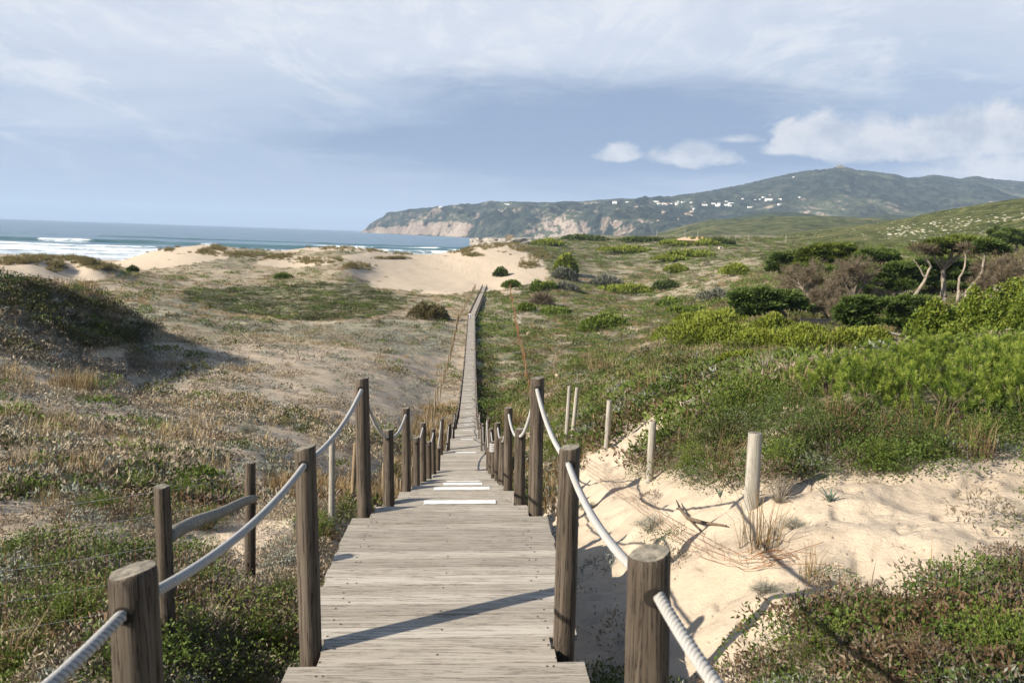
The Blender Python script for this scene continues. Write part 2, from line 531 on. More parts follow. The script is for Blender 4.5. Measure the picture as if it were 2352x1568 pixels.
# ground sheet: rows get longer with distance
NA, ND = 620, 760
az = np.linspace(R(-62), R(62), NA)
dd = np.exp(np.linspace(math.log(1.0), math.log(900), ND))
A, D = np.meshgrid(az, dd)
GX, GY = np.sin(A) * D, np.cos(A) * D
GZ = ground_z(GX, GY)
gpx, gpy = project(np.stack([GX, GY, GZ], -1))
wpx, wpy = wobpx(GX, GY, gpx, gpy)
a_sand = sand_mask(wpx, wpy).astype(float)
# ripples and footprints in the bare sand
GZ = GZ + a_sand * ((fbm(GX / .20, GY / .24, 61, 3, .6) - .5) * .085 + (fbm(GX / .75, GY / .75, 64, 2) - .5) * .16 - .05 * sstep(.66, .76, vnoise(GX / .24, GY / .28, 66))) * (1 - sstep(11, 26, D))
a_green = np.zeros_like(GZ)
a_green = np.maximum(a_green, inpoly(wpx, wpy, DARKP) * 1.0)
a_green = np.maximum(a_green, inpoly(wpx, wpy, CORR) * .75)
a_green = np.maximum(a_green, ((wpx > 1200) & (wpy < 880)) * (.55 + .35 * (fbm(GX / 14, GY / 14, 71, 3) > .5)))
a_green = np.maximum(a_green, ((wpx < 1100) & (wpy < 790)) * (.32 + .3 * (fbm(GX / 18, GY / 18, 73, 3) > .5)))
a_green = np.maximum(a_green, inpoly(wpx, wpy, HILLP) * .75)
a_green = np.maximum(a_green, ((wpx > 1200) & (wpy < 600)) * .9)
a_green = np.maximum(a_green, inpoly(wpx, wpy, [(1430, 705), (1530, 672), (1660, 690), (1640, 712), (1500, 718)]) * 1.0)
a_green = np.maximum(a_green, inpoly(wpx, wpy, [(1640, 850), (1900, 775), (2500, 760), (2500, 985), (1900, 1000), (1640, 980)]) * 1.0)
a_green = np.where(a_sand > .5, 0, a_green)
a_pale = inpoly(wpx, wpy, PALEP) * 1.0
a_beach = ((GZ < -24.2) & (GY > 280) & (GX < 60)) * 1.0
def grid_faces(nr, nc):
    i = np.arange((nr - 1) * (nc - 1))
    r, c = i // (nc - 1), i % (nc - 1)
    a = r * nc + c
    return np.stack([a, a + 1, a + nc + 1, a + nc], -1)

m_ground, t, out = material('dune_ground')
P = t.coord('Object')
n_big = t.noise(P, 0.16, 6, 0.6)
n_mid = t.noise(P, 0.9, 8, 0.68, 0.4)
n_fin = t.noise(P, 7.0, 8, 0.7)
n_grain = t.noise(P, 60.0, 3, 0.6)
sandc = t.ramp(n_mid, [(0.3, (.385, .305, .222)), (0.7, (.49, .405, .308))])
sandc = t.mix(t.math('MULTIPLY', n_grain, 0.35), sandc, (.53, .44, .335))
lit = t.ramp(n_fin, [(0.30, (.075, .058, .037)), (0.47, (.235, .185, .122)), (0.66, (.40, .325, .23))])
lm = t.math('ADD', t.math('MULTIPLY', n_mid, 0.6), t.math('MULTIPLY', n_fin, 0.45))
lmask = t.ramp(lm, [(0.52, 0.0), (0.60, 1.0)])
veg = t.mix(lmask, sandc, lit)
gr = t.ramp(n_fin, [(0.3, (.018, .026, .008)), (0.55, (.055, .07, .02)), (0.78, (.12, .125, .045))])
gmask = t.math('MULTIPLY', t.attr('green'), t.ramp(t.math('ADD', t.math('MULTIPLY', n_mid, .5), t.math('MULTIPLY', n_big, .5)), [(0.36, 0.15), (0.55, 1.0)]))
veg = t.mix(gmask, veg, gr)
pl = t.ramp(n_fin, [(0.3, (.10, .105, .07)), (0.7, (.27, .28, .20))])
veg = t.mix(t.math('MULTIPLY', t.attr('pale'), t.ramp(n_mid, [(0.4, 0.2), (0.6, 0.8)])), veg, pl)
bare = t.mix(t.ramp(n_fin, [(0.66, 0.0), (0.8, 0.5)]), sandc, (.30, .23, .15))
col = t.mix(t.attr('sand'), veg, bare)
col = t.mix(t.attr('beach'), col, (.38, .30, .215))
h = t.math('ADD', t.math('MULTIPLY', n_fin, .5), t.math('MULTIPLY', n_grain, .12))
h = t.math('ADD', h, t.math('MULTIPLY', t.noise(P, 24.0, 5, 0.65), .30))
principled(t, out, col, 0.95, t.bump(h, 0.75, 0.06), 0.1)
ground = mesh_np('ground', np.stack([GX, GY, GZ], -1).reshape(-1, 3), grid_faces(ND, NA), m_ground,
                 {'sand': a_sand.ravel(), 'green': a_green.ravel(), 'pale': a_pale.ravel(), 'beach': a_beach.ravel()}, smooth=True)
tag(ground, kind='structure')
_gv = [Vector(v) for v in np.stack([GX, GY, GZ], -1).reshape(-1, 3).tolist()]
gbvh = BVHTree.FromPolygons(_gv, grid_faces(ND, NA).tolist())
def hit(px, py, bvh=None):
    d = Vector(ray(px, py)).normalized()
    h = (bvh or gbvh).ray_cast(Vector((0, 0, 0)), d, 30000)
    return h[0]
def gz1(x, y):
    h = gbvh.ray_cast(Vector((x, y, 200)), Vector((0, 0, -1)), 1000)
    return h[0].z if h[0] is not None else float(ground_z(np.array([x]), np.array([y]))[0])

# ------------------------------------------------------------------ the sea, curving down to the horizon
REARTH = 7.43e6
sd_ = np.concatenate([np.linspace(470, 1500, 430), np.exp(np.linspace(math.log(1506), math.log(32000), 170))])
saz = np.linspace(R(-66), R(12), 460)
A, D = np.meshgrid(saz, sd_)
SX, SY = np.sin(A) * D, np.cos(A) * D
SZ = -28.0 - D * D / (2 * REARTH)
line = SY - 0.06 * SX                                # distance out from the shore
wob = (fbm(SX / 190, SY / 400, 5, 3) - .5)
foam = np.zeros_like(SZ)
def breaker(pos, hgt, seed, x0=-9e9, x1=9e9, breaks=0.5, skew=0.0):
    global SZ, foam
    c = pos + 46 * (fbm(SX / 150, SX * 0 + seed, seed, 3) - .5) + skew * SX
    s = line - c
    k = sstep(x0, x0 + 60, SX) * (1 - sstep(x1 - 60, x1, SX))
    prof = np.where(s < 0, np.exp(-(s / 4.0) ** 2), np.exp(-(s / 13.0) ** 2))
    SZ = SZ + prof * hgt * k * (0.75 + 0.5 * fbm(SX / 60, SX * 0, seed + 3, 2))
    br = sstep(breaks, breaks - .14, fbm(SX / 90, SX * 0 + 9.3, seed + 9, 3)) * k * (.45 + .75 * fbm(SX / 12, line / 5, seed + 13, 3))
    foam = np.maximum(foam, br * np.exp(-((s + 1) / 5.0) ** 2) * 1.2)
    foam = np.maximum(foam, br * (s < 0) * np.exp(s / 38.0) * .75)
breaker(1010, 4.2, 11, breaks=0.36)
breaker(880, 1.8, 21, breaks=0.60)
breaker(790, 1.5, 27, breaks=0.60)
breaker(700, 1.2, 29, breaks=0.70)
breaker(1180, 2.6, 33, -330, 900, breaks=0.52)
breaker(1290, 2.4, 35, -200, 900, breaks=0.56)
breaker(1380, 2.4, 45, breaks=0.40)
surf = sstep(960, 800, line + 90 * wob) * .66
surf = np.maximum(surf, sstep(1240, 1050, line + 120 * wob) * sstep(-300, -120, SX) * .52)
surf = np.maximum(surf, sstep(1420, 1250, line + 120 * wob) * sstep(-140, 0, SX) * .6)
foam = np.maximum(foam, surf)
far = sstep(900, 2200, D)
SZ = SZ + (fbm(SX / 60, SY / 22, 77, 3) - .5) * (1.5 + far * 1.2)
# white water at the foot of the headland is added where the cliffs stand
shore_foam = np.exp(-((SY - 4450 - (SX + 180) * -2.2) / 120) ** 2) * (SX > -1200) * (fbm(SX / 60, SY / 60, 91, 3) > .42) * .9
foam = np.maximum(foam, shore_foam)
m_sea, t, out = material('sea_water')
P = t.coord('Object')
n1_ = t.noise(t.mapping(P, (0.02, 0.075, 1)), 1.0, 8, 0.62)
n2_ = t.noise(t.mapping(P, (0.10, 0.30, 1)), 1.0, 8, 0.7, 0.6)
n3_ = t.noise(t.mapping(P, (0.004, 0.03, 1)), 1.0, 7, 0.65)
wcol = t.ramp(t.math('ADD', t.math('MULTIPLY', n1_, .5), t.math('MULTIPLY', n3_, .5)), [(0.40, (.055, .115, .170)), (0.58, (.150, .225, .30))])
geo = t.node('ShaderNodeNewGeometry')
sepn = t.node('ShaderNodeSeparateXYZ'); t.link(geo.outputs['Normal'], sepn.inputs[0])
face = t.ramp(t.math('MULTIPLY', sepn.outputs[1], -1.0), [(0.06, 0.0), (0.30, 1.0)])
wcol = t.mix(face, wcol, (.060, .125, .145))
fm = t.math('ADD', t.attr('foam'), t.math('MULTIPLY', t.math('SUBTRACT', t.math('ADD', t.math('MULTIPLY', n2_, .6), t.math('MULTIPLY', n1_, .5)), .55), 3.4))
fmask = t.math('MULTIPLY', t.ramp(fm, [(0.42, 0.0), (0.80, 1.0)]), t.ramp(t.attr('foam'), [(0.02, 0.0), (0.2, 1.0)]))
col = t.mix(fmask, wcol, (.78, .82, .84))
rg = t.mix(fmask, (.38, .38, .38), (.9, .9, .9))
principled(t, out, col, rg, t.bump(t.math('ADD', n1_, t.math('MULTIPLY', n2_, .4)), 1.0, 1.6), 0.25)
sea = mesh_np('sea', np.stack([SX, SY, SZ], -1).reshape(-1, 3), grid_faces(len(sd_), len(saz)), m_sea, {'foam': foam.ravel()}, smooth=True)
tag(sea, kind='structure')

# ------------------------------------------------------------------ hills
def pxaz(px):
    return math.atan2(ray(px, 540)[0], 1.0)
def hill(name, ridge, base, mat, nt, na, shape, namp, nscale, back=0.35, sil=0.0, seed=1, cliff=None, n2=0.0):
    """ridge: (px, py, Y) skyline; base: (px, Y, z) foot line"""
    r = np.array([at(*p) for p in ridge])
    raz, rd = np.arctan2(r[:, 0], r[:, 1]), np.hypot(r[:, 0], r[:, 1])
    baz = np.array([pxaz(b[0]) for b in base])
    bd = np.array([b[1] / math.cos(a) for b, a in zip(base, baz)])
    bz = np.array([b[2] for b in base])
    a = np.linspace(raz[0], raz[-1], na)
    tt = np.concatenate([np.linspace(0, 1, nt), 1 + np.linspace(0.02, 1, nt // 4) * back])
    A, T = np.meshgrid(a, tt)
    RD, RZ = np.interp(A, raz, rd), np.interp(A, raz, r[:, 2])
    BD, BZ = np.interp(A, baz, bd), np.interp(A, baz, bz)
    D = BD + (RD - BD) * T
    X, Y = np.sin(A) * D, np.cos(A) * D
    Tc = np.minimum(T, 1)
    S = shape(A, Tc, X, Y)
    Z = BZ + (RZ - BZ) * S
    env = np.sin(np.pi * Tc) ** 0.8
    Z = Z + (fbm(X / nscale, Y / nscale, seed, 6, .5, True) - .62) * 2 * namp * env
    if n2:
        Z = Z + (fbm(X / 150, Y / 150, seed + 50, 5, .55, True) - .62) * 2 * n2 * env * (1 - .35 * sstep(pxaz(1450), pxaz(1700), A))
    Z = Z + sil * (fbm(A * 420, A * 0 + seed, seed + 5, 5, .62) - .5) * (T > .93) * (T <= 1.02)
    over = np.maximum(T - 1, 0)
    Z = np.where(T > 1, RZ + (Z - RZ) * 0 - (over / back) ** 1.3 * np.maximum(RZ - BZ, 30) * 0.8, Z)
    V = np.stack([X, Y, Z], -1).reshape(-1, 3)
    F_ = grid_faces(len(tt), na)
    o = mesh_np(name, V, F_, mat, smooth=True)
    tag(o, kind='structure')
    return o, BVHTree.FromPolygons([Vector(v) for v in V.tolist()], F_.tolist()), (A, T, X, Y, Z)

def hill_mat(name, scrub, field, rock, s_scrub, slope, rockn, soil=None):
    m, t, out = material(name)
    P = t.coord('Object')
    n = t.noise(P, s_scrub, 8, 0.68, 0.3)
    nb = t.noise(P, s_scrub * 0.12, 6, 0.6)
    nf = t.noise(P, s_scrub * 5, 6, 0.7)
    c = t.ramp(t.math('ADD', t.math('MULTIPLY', n, .65), t.math('MULTIPLY', nf, .35)), [(0.42, scrub[0]), (0.50, scrub[1]), (0.59, scrub[2])])
    c = t.mix(t.ramp(nb, [(0.52, 0.0), (0.62, 0.7)]), c, field)
    g = t.node('ShaderNodeNewGeometry')
    s = t.node('ShaderNodeSeparateXYZ'); t.link(g.outputs['Normal'], s.inputs[0])
    k = t.math('ADD', t.math('SUBTRACT', 1.0, s.outputs[2]), t.math('MULTIPLY', t.math('SUBTRACT', n, 0.5), rockn))
    k = t.math('ADD', k, t.math('MULTIPLY', t.math('SUBTRACT', nb, 0.5), rockn))
    rc = t.ramp(t.math('ADD', t.math('MULTIPLY', nb, .5), t.math('MULTIPLY', nf, .5)), [(0.40, rock[0]), (0.5, rock[1]), (0.60, rock[2])])
    c = t.mix(t.ramp(k, [(slope[0], 0.0), (slope[1], 1.0)]), c, rc)
    principled(t, out, c, 0.95, t.bump(t.math('ADD', n, t.math('MULTIPLY', nf, .5)), 0.7, 0.6 / s_scrub * 0.12), 0.05)
    return m

m_mount = hill_mat('mountain_scrub', [(.008, .014, .012), (.024, .032, .023), (.064, .070, .048)], (.088, .10, .056),
                   [(.060, .046, .038), (.170, .128, .100), (.30, .25, .205)], 0.016, (0.38, 0.58), 2.0)
RIDGE = [(828, 532.5, 6350), (836, 529, 6300), (850, 514, 6250), (868, 503, 6200), (890, 495, 6150), (925, 487, 6100), (960, 481, 6050), (1000, 475, 6000), (1040, 474, 5950), (1080, 473, 5900),
         (1150, 473, 5850), (1210, 470, 5800), (1260, 467, 5750), (1305, 468, 5700), (1335, 470, 5650), (1400, 465, 5600), (1450, 462, 5550), (1500, 456, 5500), (1550, 451, 5500), (1600, 443, 5450),
         (1650, 434, 5400), (1700, 425, 5350), (1750, 413, 5300), (1800, 402, 5250), (1850, 392, 5200), (1900, 388.5, 5150), (1918, 384, 5150), (1945, 384, 5150), (1965, 390, 5150), (2010, 394, 5200), (2050, 399, 5250),
         (2085, 408, 5300), (2110, 407, 5400), (2145, 401, 5450), (2180, 406, 5500), (2205, 411, 5600), (2238, 404, 5700), (2290, 412, 5800), (2352, 417, 5900), (2500, 432, 6000), (2700, 450, 6000)]
FOOT = [(828, 6250, -33), (836, 6150, -33), (900, 5700, -32), (960, 5300, -31), (1040, 4800, -30.5), (1100, 4450, -30), (1150, 4250, -30), (1250, 4000, -30), (1350, 3800, -28), (1450, 3500, -10), (1600, 3100, 0), (1800, 3000, 20), (2352, 3000, 60), (2700, 3000, 80)]
def mshape(A, T, X, Y):
    c = 1 - sstep(pxaz(1380), pxaz(1650), A)
    gul = fbm(X / 170, Y / 170, 44, 4, .5, True)
    tc = np.clip(T * (1.35 - 1.7 * (gul - .55)), 0, 1)
    cliff = .42 * sstep(0.0, 0.16, tc) + .22 * sstep(.12, .5, tc) + .36 * sstep(0.2, 1.0, T)
    cliff = cliff * (1 - sstep(.8, 1, T)) + sstep(.8, 1, T)
    slope = .72 * T ** 1.25 + .28 * sstep(0, 1, T)
    return cliff * c + slope * (1 - c)
mountain, mbvh, _ = hill('mountain_ridge', RIDGE, FOOT, m_mount, 220, 900, mshape, 72, 640, back=.3, sil=9, seed=8, n2=26)

m_mid = hill_mat('low_hill_scrub', [(.026, .036, .016), (.062, .072, .028), (.135, .13, .058)], (.15, .14, .07),
                 [(.22, .18, .12), (.36, .30, .22), (.48, .42, .33)], 0.055, (0.30, 0.5), 0.75)
m_dark = hill_mat('dark_hill_scrub', [(.020, .030, .016), (.036, .048, .022), (.058, .068, .03)], (.06, .07, .03),
                  [(.2, .16, .11), (.3, .25, .18), (.38, .32, .24)], 0.05, (0.45, 0.6), 0.5)
smooth_s = lambda A, T, X, Y: np.sin(T * math.pi / 2)
hill('dark_hill', [(1560, 532, 2900), (1620, 515, 2850), (1680, 500, 2800), (1740, 490, 2800), (1790, 487, 2800), (1840, 489, 2800), (1890, 497, 2850), (1960, 506, 2900), (2030, 492, 2900), (2080, 496, 2900), (2160, 512, 2900)],
     [(1560, 2500, 0), (2160, 2500, 30)], m_dark, 40, 140, smooth_s, 5, 160, seed=14)
hill('middle_hill', [(1490, 545, 2000), (1530, 533, 2000), (1580, 519, 2000), (1640, 508, 2000), (1690, 507, 2000), (1740, 505, 1980), (1800, 501, 1950), (1860, 500, 1950), (1930, 502, 1950), (2000, 505, 1900), (2080, 512, 1900), (2200, 520, 1900), (2400, 530, 1900)],
     [(1490, 1100, -4), (1800, 1000, 0), (2400, 1000, 20)], m_mid, 60, 220, smooth_s, 7, 120, seed=19)
m_green = hill_mat('green_hill_scrub', [(.026, .034, .012), (.066, .076, .024), (.14, .135, .052)], (.125, .12, .05),
                   [(.2, .17, .12), (.32, .27, .2), (.44, .39, .31)], 0.11, (0.55, 0.7), 0.6)
ghill, gh_bvh, _ = hill('green_hill', [(1640, 556, 900), (1720, 549, 900), (1800, 541, 900), (1870, 533, 900), (1950, 525, 900), (2020, 517, 900), (2090, 506, 880), (2150, 496, 860), (2210, 485, 850), (2270, 477, 840), (2320, 472, 830), (2380, 469, 820), (2500, 462, 800), (2700, 455, 800)],
     [(1640, 560, -4), (1900, 440, 0), (2100, 380, 2), (2352, 330, 3), (2700, 300, 5)], m_green, 80, 320, smooth_s, 3.5, 60, seed=25)

# ------------------------------------------------------------------ the air
g = Geo()
g.box((-7000, 15000, 270), (46000, 37000, 0), 0)
bmz = bmesh.new()
bmesh.ops.create_cube(bmz, size=1.0)
ZB, ZT = -28 - 32500 ** 2 / (2 * REARTH) - 2.0 - 8, 660.0
for v in bmz.verts:
    v.co = Vector((-7000 + v.co.x * 48000, 15500 + v.co.y * 36000, (ZB + ZT) / 2 + v.co.z * (ZT - ZB)))
m_haze = bpy.data.materials.new('haze_air'); m_haze.use_nodes = True
t = NT(m_haze.node_tree); t.n.clear()
out = t.node('ShaderNodeOutputMaterial')
pv = t.node('ShaderNodeVolumePrincipled')
pv.inputs['Color'].default_value = (0.58, 0.75, 1.0, 1)
pv.inputs['Density'].default_value = 6.0e-5
pv.inputs['Anisotropy'].default_value = 0.0
t.link(pv.outputs[0], out.inputs['Volume'])
haze = bm_obj('haze', bmz, m_haze)
tag(haze, kind='stuff')
# ------------------------------------------------------------------ weathered wood
def wood_mat(name, cols, axis, fine=(1, 26, 26), crack=0.5, lichen=0.0):
    """grain runs along the local axis named"""
    m, t, out = material(name)
    P = t.coord('Object')
    info = t.node('ShaderNodeObjectInfo')
    off = t.node('ShaderNodeVectorMath', operation='SCALE'); off.inputs[0].default_value = (13.0, 7.0, 5.0)
    t.link(info.outputs['Random'], off.inputs['Scale'])
    ad = t.node('ShaderNodeVectorMath', operation='ADD'); t.link(P, ad.inputs[0]); t.link(off.outputs[0], ad.inputs[1])
    P = ad.outputs[0]
    perm = {'x': (fine[0], fine[1], fine[2]), 'z': (fine[1], fine[2], fine[0])}[axis]
    g = t.noise(t.mapping(P, perm), 1.6, 7, 0.65, 0.4)
    g2 = t.noise(t.mapping(P, tuple(v * 3.1 for v in perm)), 1.6, 4, 0.6)
    b = t.noise(P, 3.0, 5, 0.6)
    f = t.math('ADD', t.math('MULTIPLY', g, 0.55), t.math('MULTIPLY', g2, 0.25))
    f = t.math('ADD', f, t.math('MULTIPLY', b, 0.25))
    c = t.ramp(f, [(0.36, cols[0]), (0.52, cols[1]), (0.68, cols[2])])
    tint = t.math('ADD', t.attr('tint'), 0.0)
    c = t.mix(0.55, c, t.ramp(tint, [(0.0, tuple(v * .62 for v in cols[1])), (0.5, cols[1]), (1.0, cols[2])]), 'MIX')
    c = t.mix(t.ramp(t.math('ABSOLUTE', t.math('SUBTRACT', g, 0.47)), [(0.006, crack), (0.028, 0.0)]), c, tuple(v * .25 for v in cols[0]))
    if lichen:
        c = t.mix(t.ramp(t.noise(P, 5.5, 6, 0.7), [(0.60, 0.0), (0.74, lichen)]), c, (.36, .33, .25))
    principled(t, out, c, 0.85, t.bump(f, 0.6, 0.012), 0.2)
    return m
m_plank = wood_mat('weathered_plank', [(.235, .198, .156), (.372, .327, .270), (.480, .436, .374)], 'x', (.8, 30, 30), crack=0.75, lichen=0.45)
m_post = wood_mat('weathered_post', [(.030, .023, .017), (.080, .062, .046), (.185, .155, .122)], 'z', (.8, 34, 34), crack=0.95)
m_postpale = wood_mat('pale_post', [(.18, .162, .134), (.30, .277, .235), (.42, .395, .345)], 'z', crack=0.6)
m_end = simple_mat('post_end_grain', (.17, .150, .118), 0.95, 0.75, 42)
m_hole = simple_mat('drilled_hole', (.02, .016, .012), 0.95, 0.2)
m_screw = simple_mat('rusty_screw', (.03, .022, .018), 0.7, 0.2)
m_paint, t, out = material('worn_white_paint')
_pn = t.noise(t.coord(), 26, 8, .7)
principled(t, out, t.mix(t.ramp(_pn, [(.56, 0.0), (.66, .8)]), (.66, .66, .63), (.33, .285, .23)), .8, None, .2)
m_wire = simple_mat('galvanised_wire', (.42, .43, .45), 0.45, 0.2, 20, 0.5, 0.5)
m_rust = simple_mat('rusty_iron', (.21, .095, .042), 0.9, 0.4, 20)

def rope_mat(name, c):
    m, t, out = material(name)
    n = t.noise(t.coord(), 160, 3, 0.6)
    c0 = t.ramp(n, [(0.3, tuple(v * .78 for v in c)), (0.7, c)])
    c1 = t.mix(t.ramp(t.noise(t.coord(), 2.3, 4, 0.6), [(0.45, 0.0), (0.7, 0.45)]), c0, tuple(v * k for v, k in zip(c, (.72, .66, .58))))
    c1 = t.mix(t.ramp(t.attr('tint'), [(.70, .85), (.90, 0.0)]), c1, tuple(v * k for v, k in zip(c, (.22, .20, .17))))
    principled(t, out, c1, 0.85, t.bump(n, 0.4, 0.003), 0.2)
    return m
m_rope = rope_mat('white_rope', (.385, .378, .366))

# ------------------------------------------------------------------ the boardwalk
HEAD = math.atan(0.0512)
def frame(Y):
    """centre, right and forward unit vectors of the walk at distance Y (deck rolls up to the right)"""
    h = 0.0512 if Y < 169 else 0.0104
    fwd = Vector((-h, 1, 0)).normalized()
    rgt = Vector((1, h, 0)).normalized()
    tl = TILT if Y < 30 else TILT * .4
    rgt = (rgt + Vector((0, 0, tl))).normalized()
    return Vector((float(walk_x(Y)), Y, 0)), rgt, fwd
walk = empty('boardwalk', (float(walk_x(4.5)), 4.5, -2.36), 'long weathered grey plank boardwalk stepping down to the dunes between rope posts', 'boardwalk')
WO = Vector(walk.location)
HW = 0.815
def plank_mesh(name, Ya, Yb, za, zb, parent=walk, pw=0.142):
    vs, fs, tint, mi = [], [], [], []
    def blk(cx, y0, y1, x0, x1, ztop, th, rgt, tnt, m=0, jig=0.0):
        b = len(vs)
        pts = []
        for zz in (-th, 0):
            for yy in (y0, y1):
                for xx in (x0, x1):
                    pts.append((xx, yy, zz))
        fwd = Vector((-rgt.y, rgt.x, 0)).normalized()
        for xx, yy, zz in pts:
            Ym = (y0 + y1) / 2
            c = Vector((float(walk_x(yy)), yy, 0))
            zt = za + (zb - za) * (yy - Ya) / max(Yb - Ya, 1e-6)
            p = c + rgt * xx + Vector((0, 0, zt + zz + jig))
            vs.append(p - WO)
        for f in [(0, 2, 3, 1), (4, 5, 7, 6), (0, 1, 5, 4), (2, 6, 7, 3), (0, 4, 6, 2), (1, 3, 7, 5)]:
            fs.append(tuple(b + i for i in f)); mi.append(m)
        tint.extend([tnt] * 8)
    n = max(1, int(round((Yb - Ya) / pw)))
    w = (Yb - Ya) / n
    posts = [float(p[0]) for p in POSTY]
    for k in range(n):
        y0, y1 = Ya + k * w, Ya + (k + 1) * w - (0.007 if Ya < 40 else 0.006)
        _, rgt, _ = frame((y0 + y1) / 2)
        tn = random.random()
        jig = random.uniform(-.0025, .0025)
        e1, e2 = random.uniform(-.012, .012), random.uniform(-.012, .012)
        inset = 0.0
        for py_ in posts:                               # planks are notched round the posts
            if abs((y0 + y1) / 2 - py_) < 0.085 + w / 2 - .03:
                inset = 0.16
        blk(0, y0, y1, -HW + e1 + inset, HW + e2 - inset, 0, 0.035, rgt, tn, 0, jig)
        if Ya < 24:
            for sx in (-.64, -.60, .60, .64) if k % 2 else (-.655, .655, 0.0):
                px_ = sx + random.uniform(-.012, .012)
                yy = y0 + (y1 - y0) * random.choice((.28, .7))
                blk(0, yy - .0055, yy + .0055, px_ - .0055, px_ + .0055, 0, -0.0022, rgt, .2, 1, jig)
    o = mesh_np(name, np.array([tuple(v) for v in vs]), np.array(fs), [m_plank, m_screw], {'tint': tint}, matidx=mi, parent=parent)
    return o
# posts stand in pairs along the walk, tall and short by turns
POSTY = [(-0.1, .80), (2.10, .86), (4.30, 1.17), (6.52, 1.15), (8.55, .84), (11.04, 1.19), (13.08, .82), (15.1, 1.18), (17.35, .82), (19.6, 1.15), (22.2, .84), (24.6, 1.15)]
_y, _k = 26.8, 0
while _y < 267:
    POSTY.append((_y, 1.12 if _k % 2 else .86)); _k += 1
    _y += 2.05 if _y < 110 else 2.6
def deck_drop(Y):
    """level of the deck at Y (negative z)"""
    prev = None
    for i, (ye, d) in enumerate(ENDS):
        if Y <= ye:
            if i == 0: return -d
            y0, d0 = ENDS[i - 1]
            n = max(1, int(round((d - d0) / .2)))
            fl = n * 0.28
            if Y < y0 + fl and d - d0 > .05:
                return -(d0 + (d - d0) * min(1, (math.floor((Y - y0) / .28) + 1) / n))
            return -d
    return -18.1
for i, (ye, d) in enumerate(ENDS):
    if i == 0:
        y0, fl = 0.4, 0
    else:
        y0, d0 = ENDS[i - 1]
        n = max(1, int(round((d - d0) / .2)))
        fl = (n - 1) * 0.28 if d - d0 > .05 else 0
        # the treads of the short flight
        for k in range(1, n):
            zt = -(d0 + (d - d0) * k / n)
            plank_mesh('stair_tread', y0 + (k - 1) * .28 + .002, y0 + k * .28 - .002, zt, zt)
    if i == len(ENDS) - 1:
        deck = plank_mesh('deck', y0 + .004, ye, -d, -18.06)
    else:
        deck = plank_mesh('deck', y0 + fl + .004, ye, -d, -d)
    # side beams under the deck
    for sx in (-.62, .62):
        gm = Geo()
        a, rg, fw = frame(y0 + fl); b, rg2, _ = frame(ye)
        p, q = a + rg * sx + Vector((0, 0, -d - .115)), b + rg2 * sx + Vector((0, 0, -d - .115))
        p.y += .02; q.y -= .02
        mid = (p + q) / 2
        dr = (q - p)
        gm.box(mid - WO, (.06, dr.length, .15), 0, dr.to_track_quat('Y', 'Z').to_matrix())
        gm.build('joist', m_post, walk)
    # the white painted edge
    if 1 <= i < 24 and not (i in (5, 6)):
        hw = .40 if i < 3 else (.33 if i < 8 else .28)
        c, rg, fw = frame(ye - .16)
        ns = 14
        vs, fs = [], []
        for k in range(ns + 1):
            xx = -hw + 2 * hw * k / ns + .06
            for s_, yy in ((0, -.062), (1, .062)):
                p = c + rg * xx + fw * (yy + random.uniform(-.006, .006)) + Vector((0, 0, -d + .0055))
                vs.append(p - WO)
        for k in range(ns):
            fs.append((k * 2, k * 2 + 2, k * 2 + 3, k * 2 + 1))
        gm = Geo(); gm.add(vs, fs)
        st = gm.build('painted_edge', m_paint, deck)
        st.matrix_parent_inverse = Matrix.Identity(4)

# ------------------------------------------------------------------ posts
def post_mesh(name, h, r, below=0.9, n=18, seed=0, hole=None, dark=False, wob=1.0, mats=None, slant=0.0):
    """round post; local origin at the deck or ground level, grain along z; one mesh"""
    rr = random.Random(seed)
    ph = [rr.uniform(0, 6.28) for _ in range(4)]
    knots = [(rr.uniform(0, 6.28), rr.uniform(.1, h - .2)) for _ in range(4)]
    zs = [-below] + list(np.linspace(0.0, h - .02, 9)) + [h - .006, h]
    vs, fs, tint, mi = [], [], [], []
    for j, z in enumerate(zs):
        f = 1.0 - .05 * z / max(h, .1) + .02 * math.sin(z * 5 + ph[0])
        if j == len(zs) - 1: f *= .93
        elif j == len(zs) - 2: f *= .975
        for k in range(n):
            a = 2 * math.pi * k / n
            q = 1 + wob * (.025 * math.sin(2 * a + ph[1]) + .018 * math.sin(3 * a + ph[2]) + .012 * math.sin(5 * a + z * 3 + ph[3]))
            for ka, kz in knots:
                dd_ = ((((a - ka + math.pi) % (2 * math.pi)) - math.pi) * r / .03) ** 2 + ((z - kz) / .045) ** 2
                q += .05 * math.exp(-dd_)
            vs.append((r * f * q * math.cos(a), r * f * q * math.sin(a), z + ((slant * math.cos(a) + .0025 * math.sin(3 * a + ph[1]) + rr.uniform(-.0015, .0015)) if j >= len(zs) - 2 else 0)))
            tint.append(0.0 if dark else rr.uniform(.2, .7) if k % 3 == 0 else .45 + .25 * math.sin(a * 2 + ph[1]))
    for j in range(len(zs) - 1):
        for k in range(n):
            k2 = (k + 1) % n
            fs.append((j * n + k, j * n + k2, (j + 1) * n + k2, (j + 1) * n + k)); mi.append(0)
    c = len(vs)
    vs.append((0, 0, h + .004)); tint.append(.6)
    top = (len(zs) - 1) * n
    for k in range(n):
        fs.append((top + k, top + (k + 1) % n, c, c)); mi.append(1)
    tri = [f for f in fs]
    me = bpy.data.meshes.new(name)
    me.from_pydata(vs, [], [f if f[2] != f[3] else f[:3] for f in tri])
    for m in (mats or [m_post, m_end]):
        me.materials.append(m)
    me.polygons.foreach_set('material_index', mi)
    me.polygons.foreach_set('use_smooth', [m == 0 for m in mi])
    a = me.attributes.new('tint', 'FLOAT', 'POINT'); a.data.foreach_set('value', tint)
    me.update()
    return me
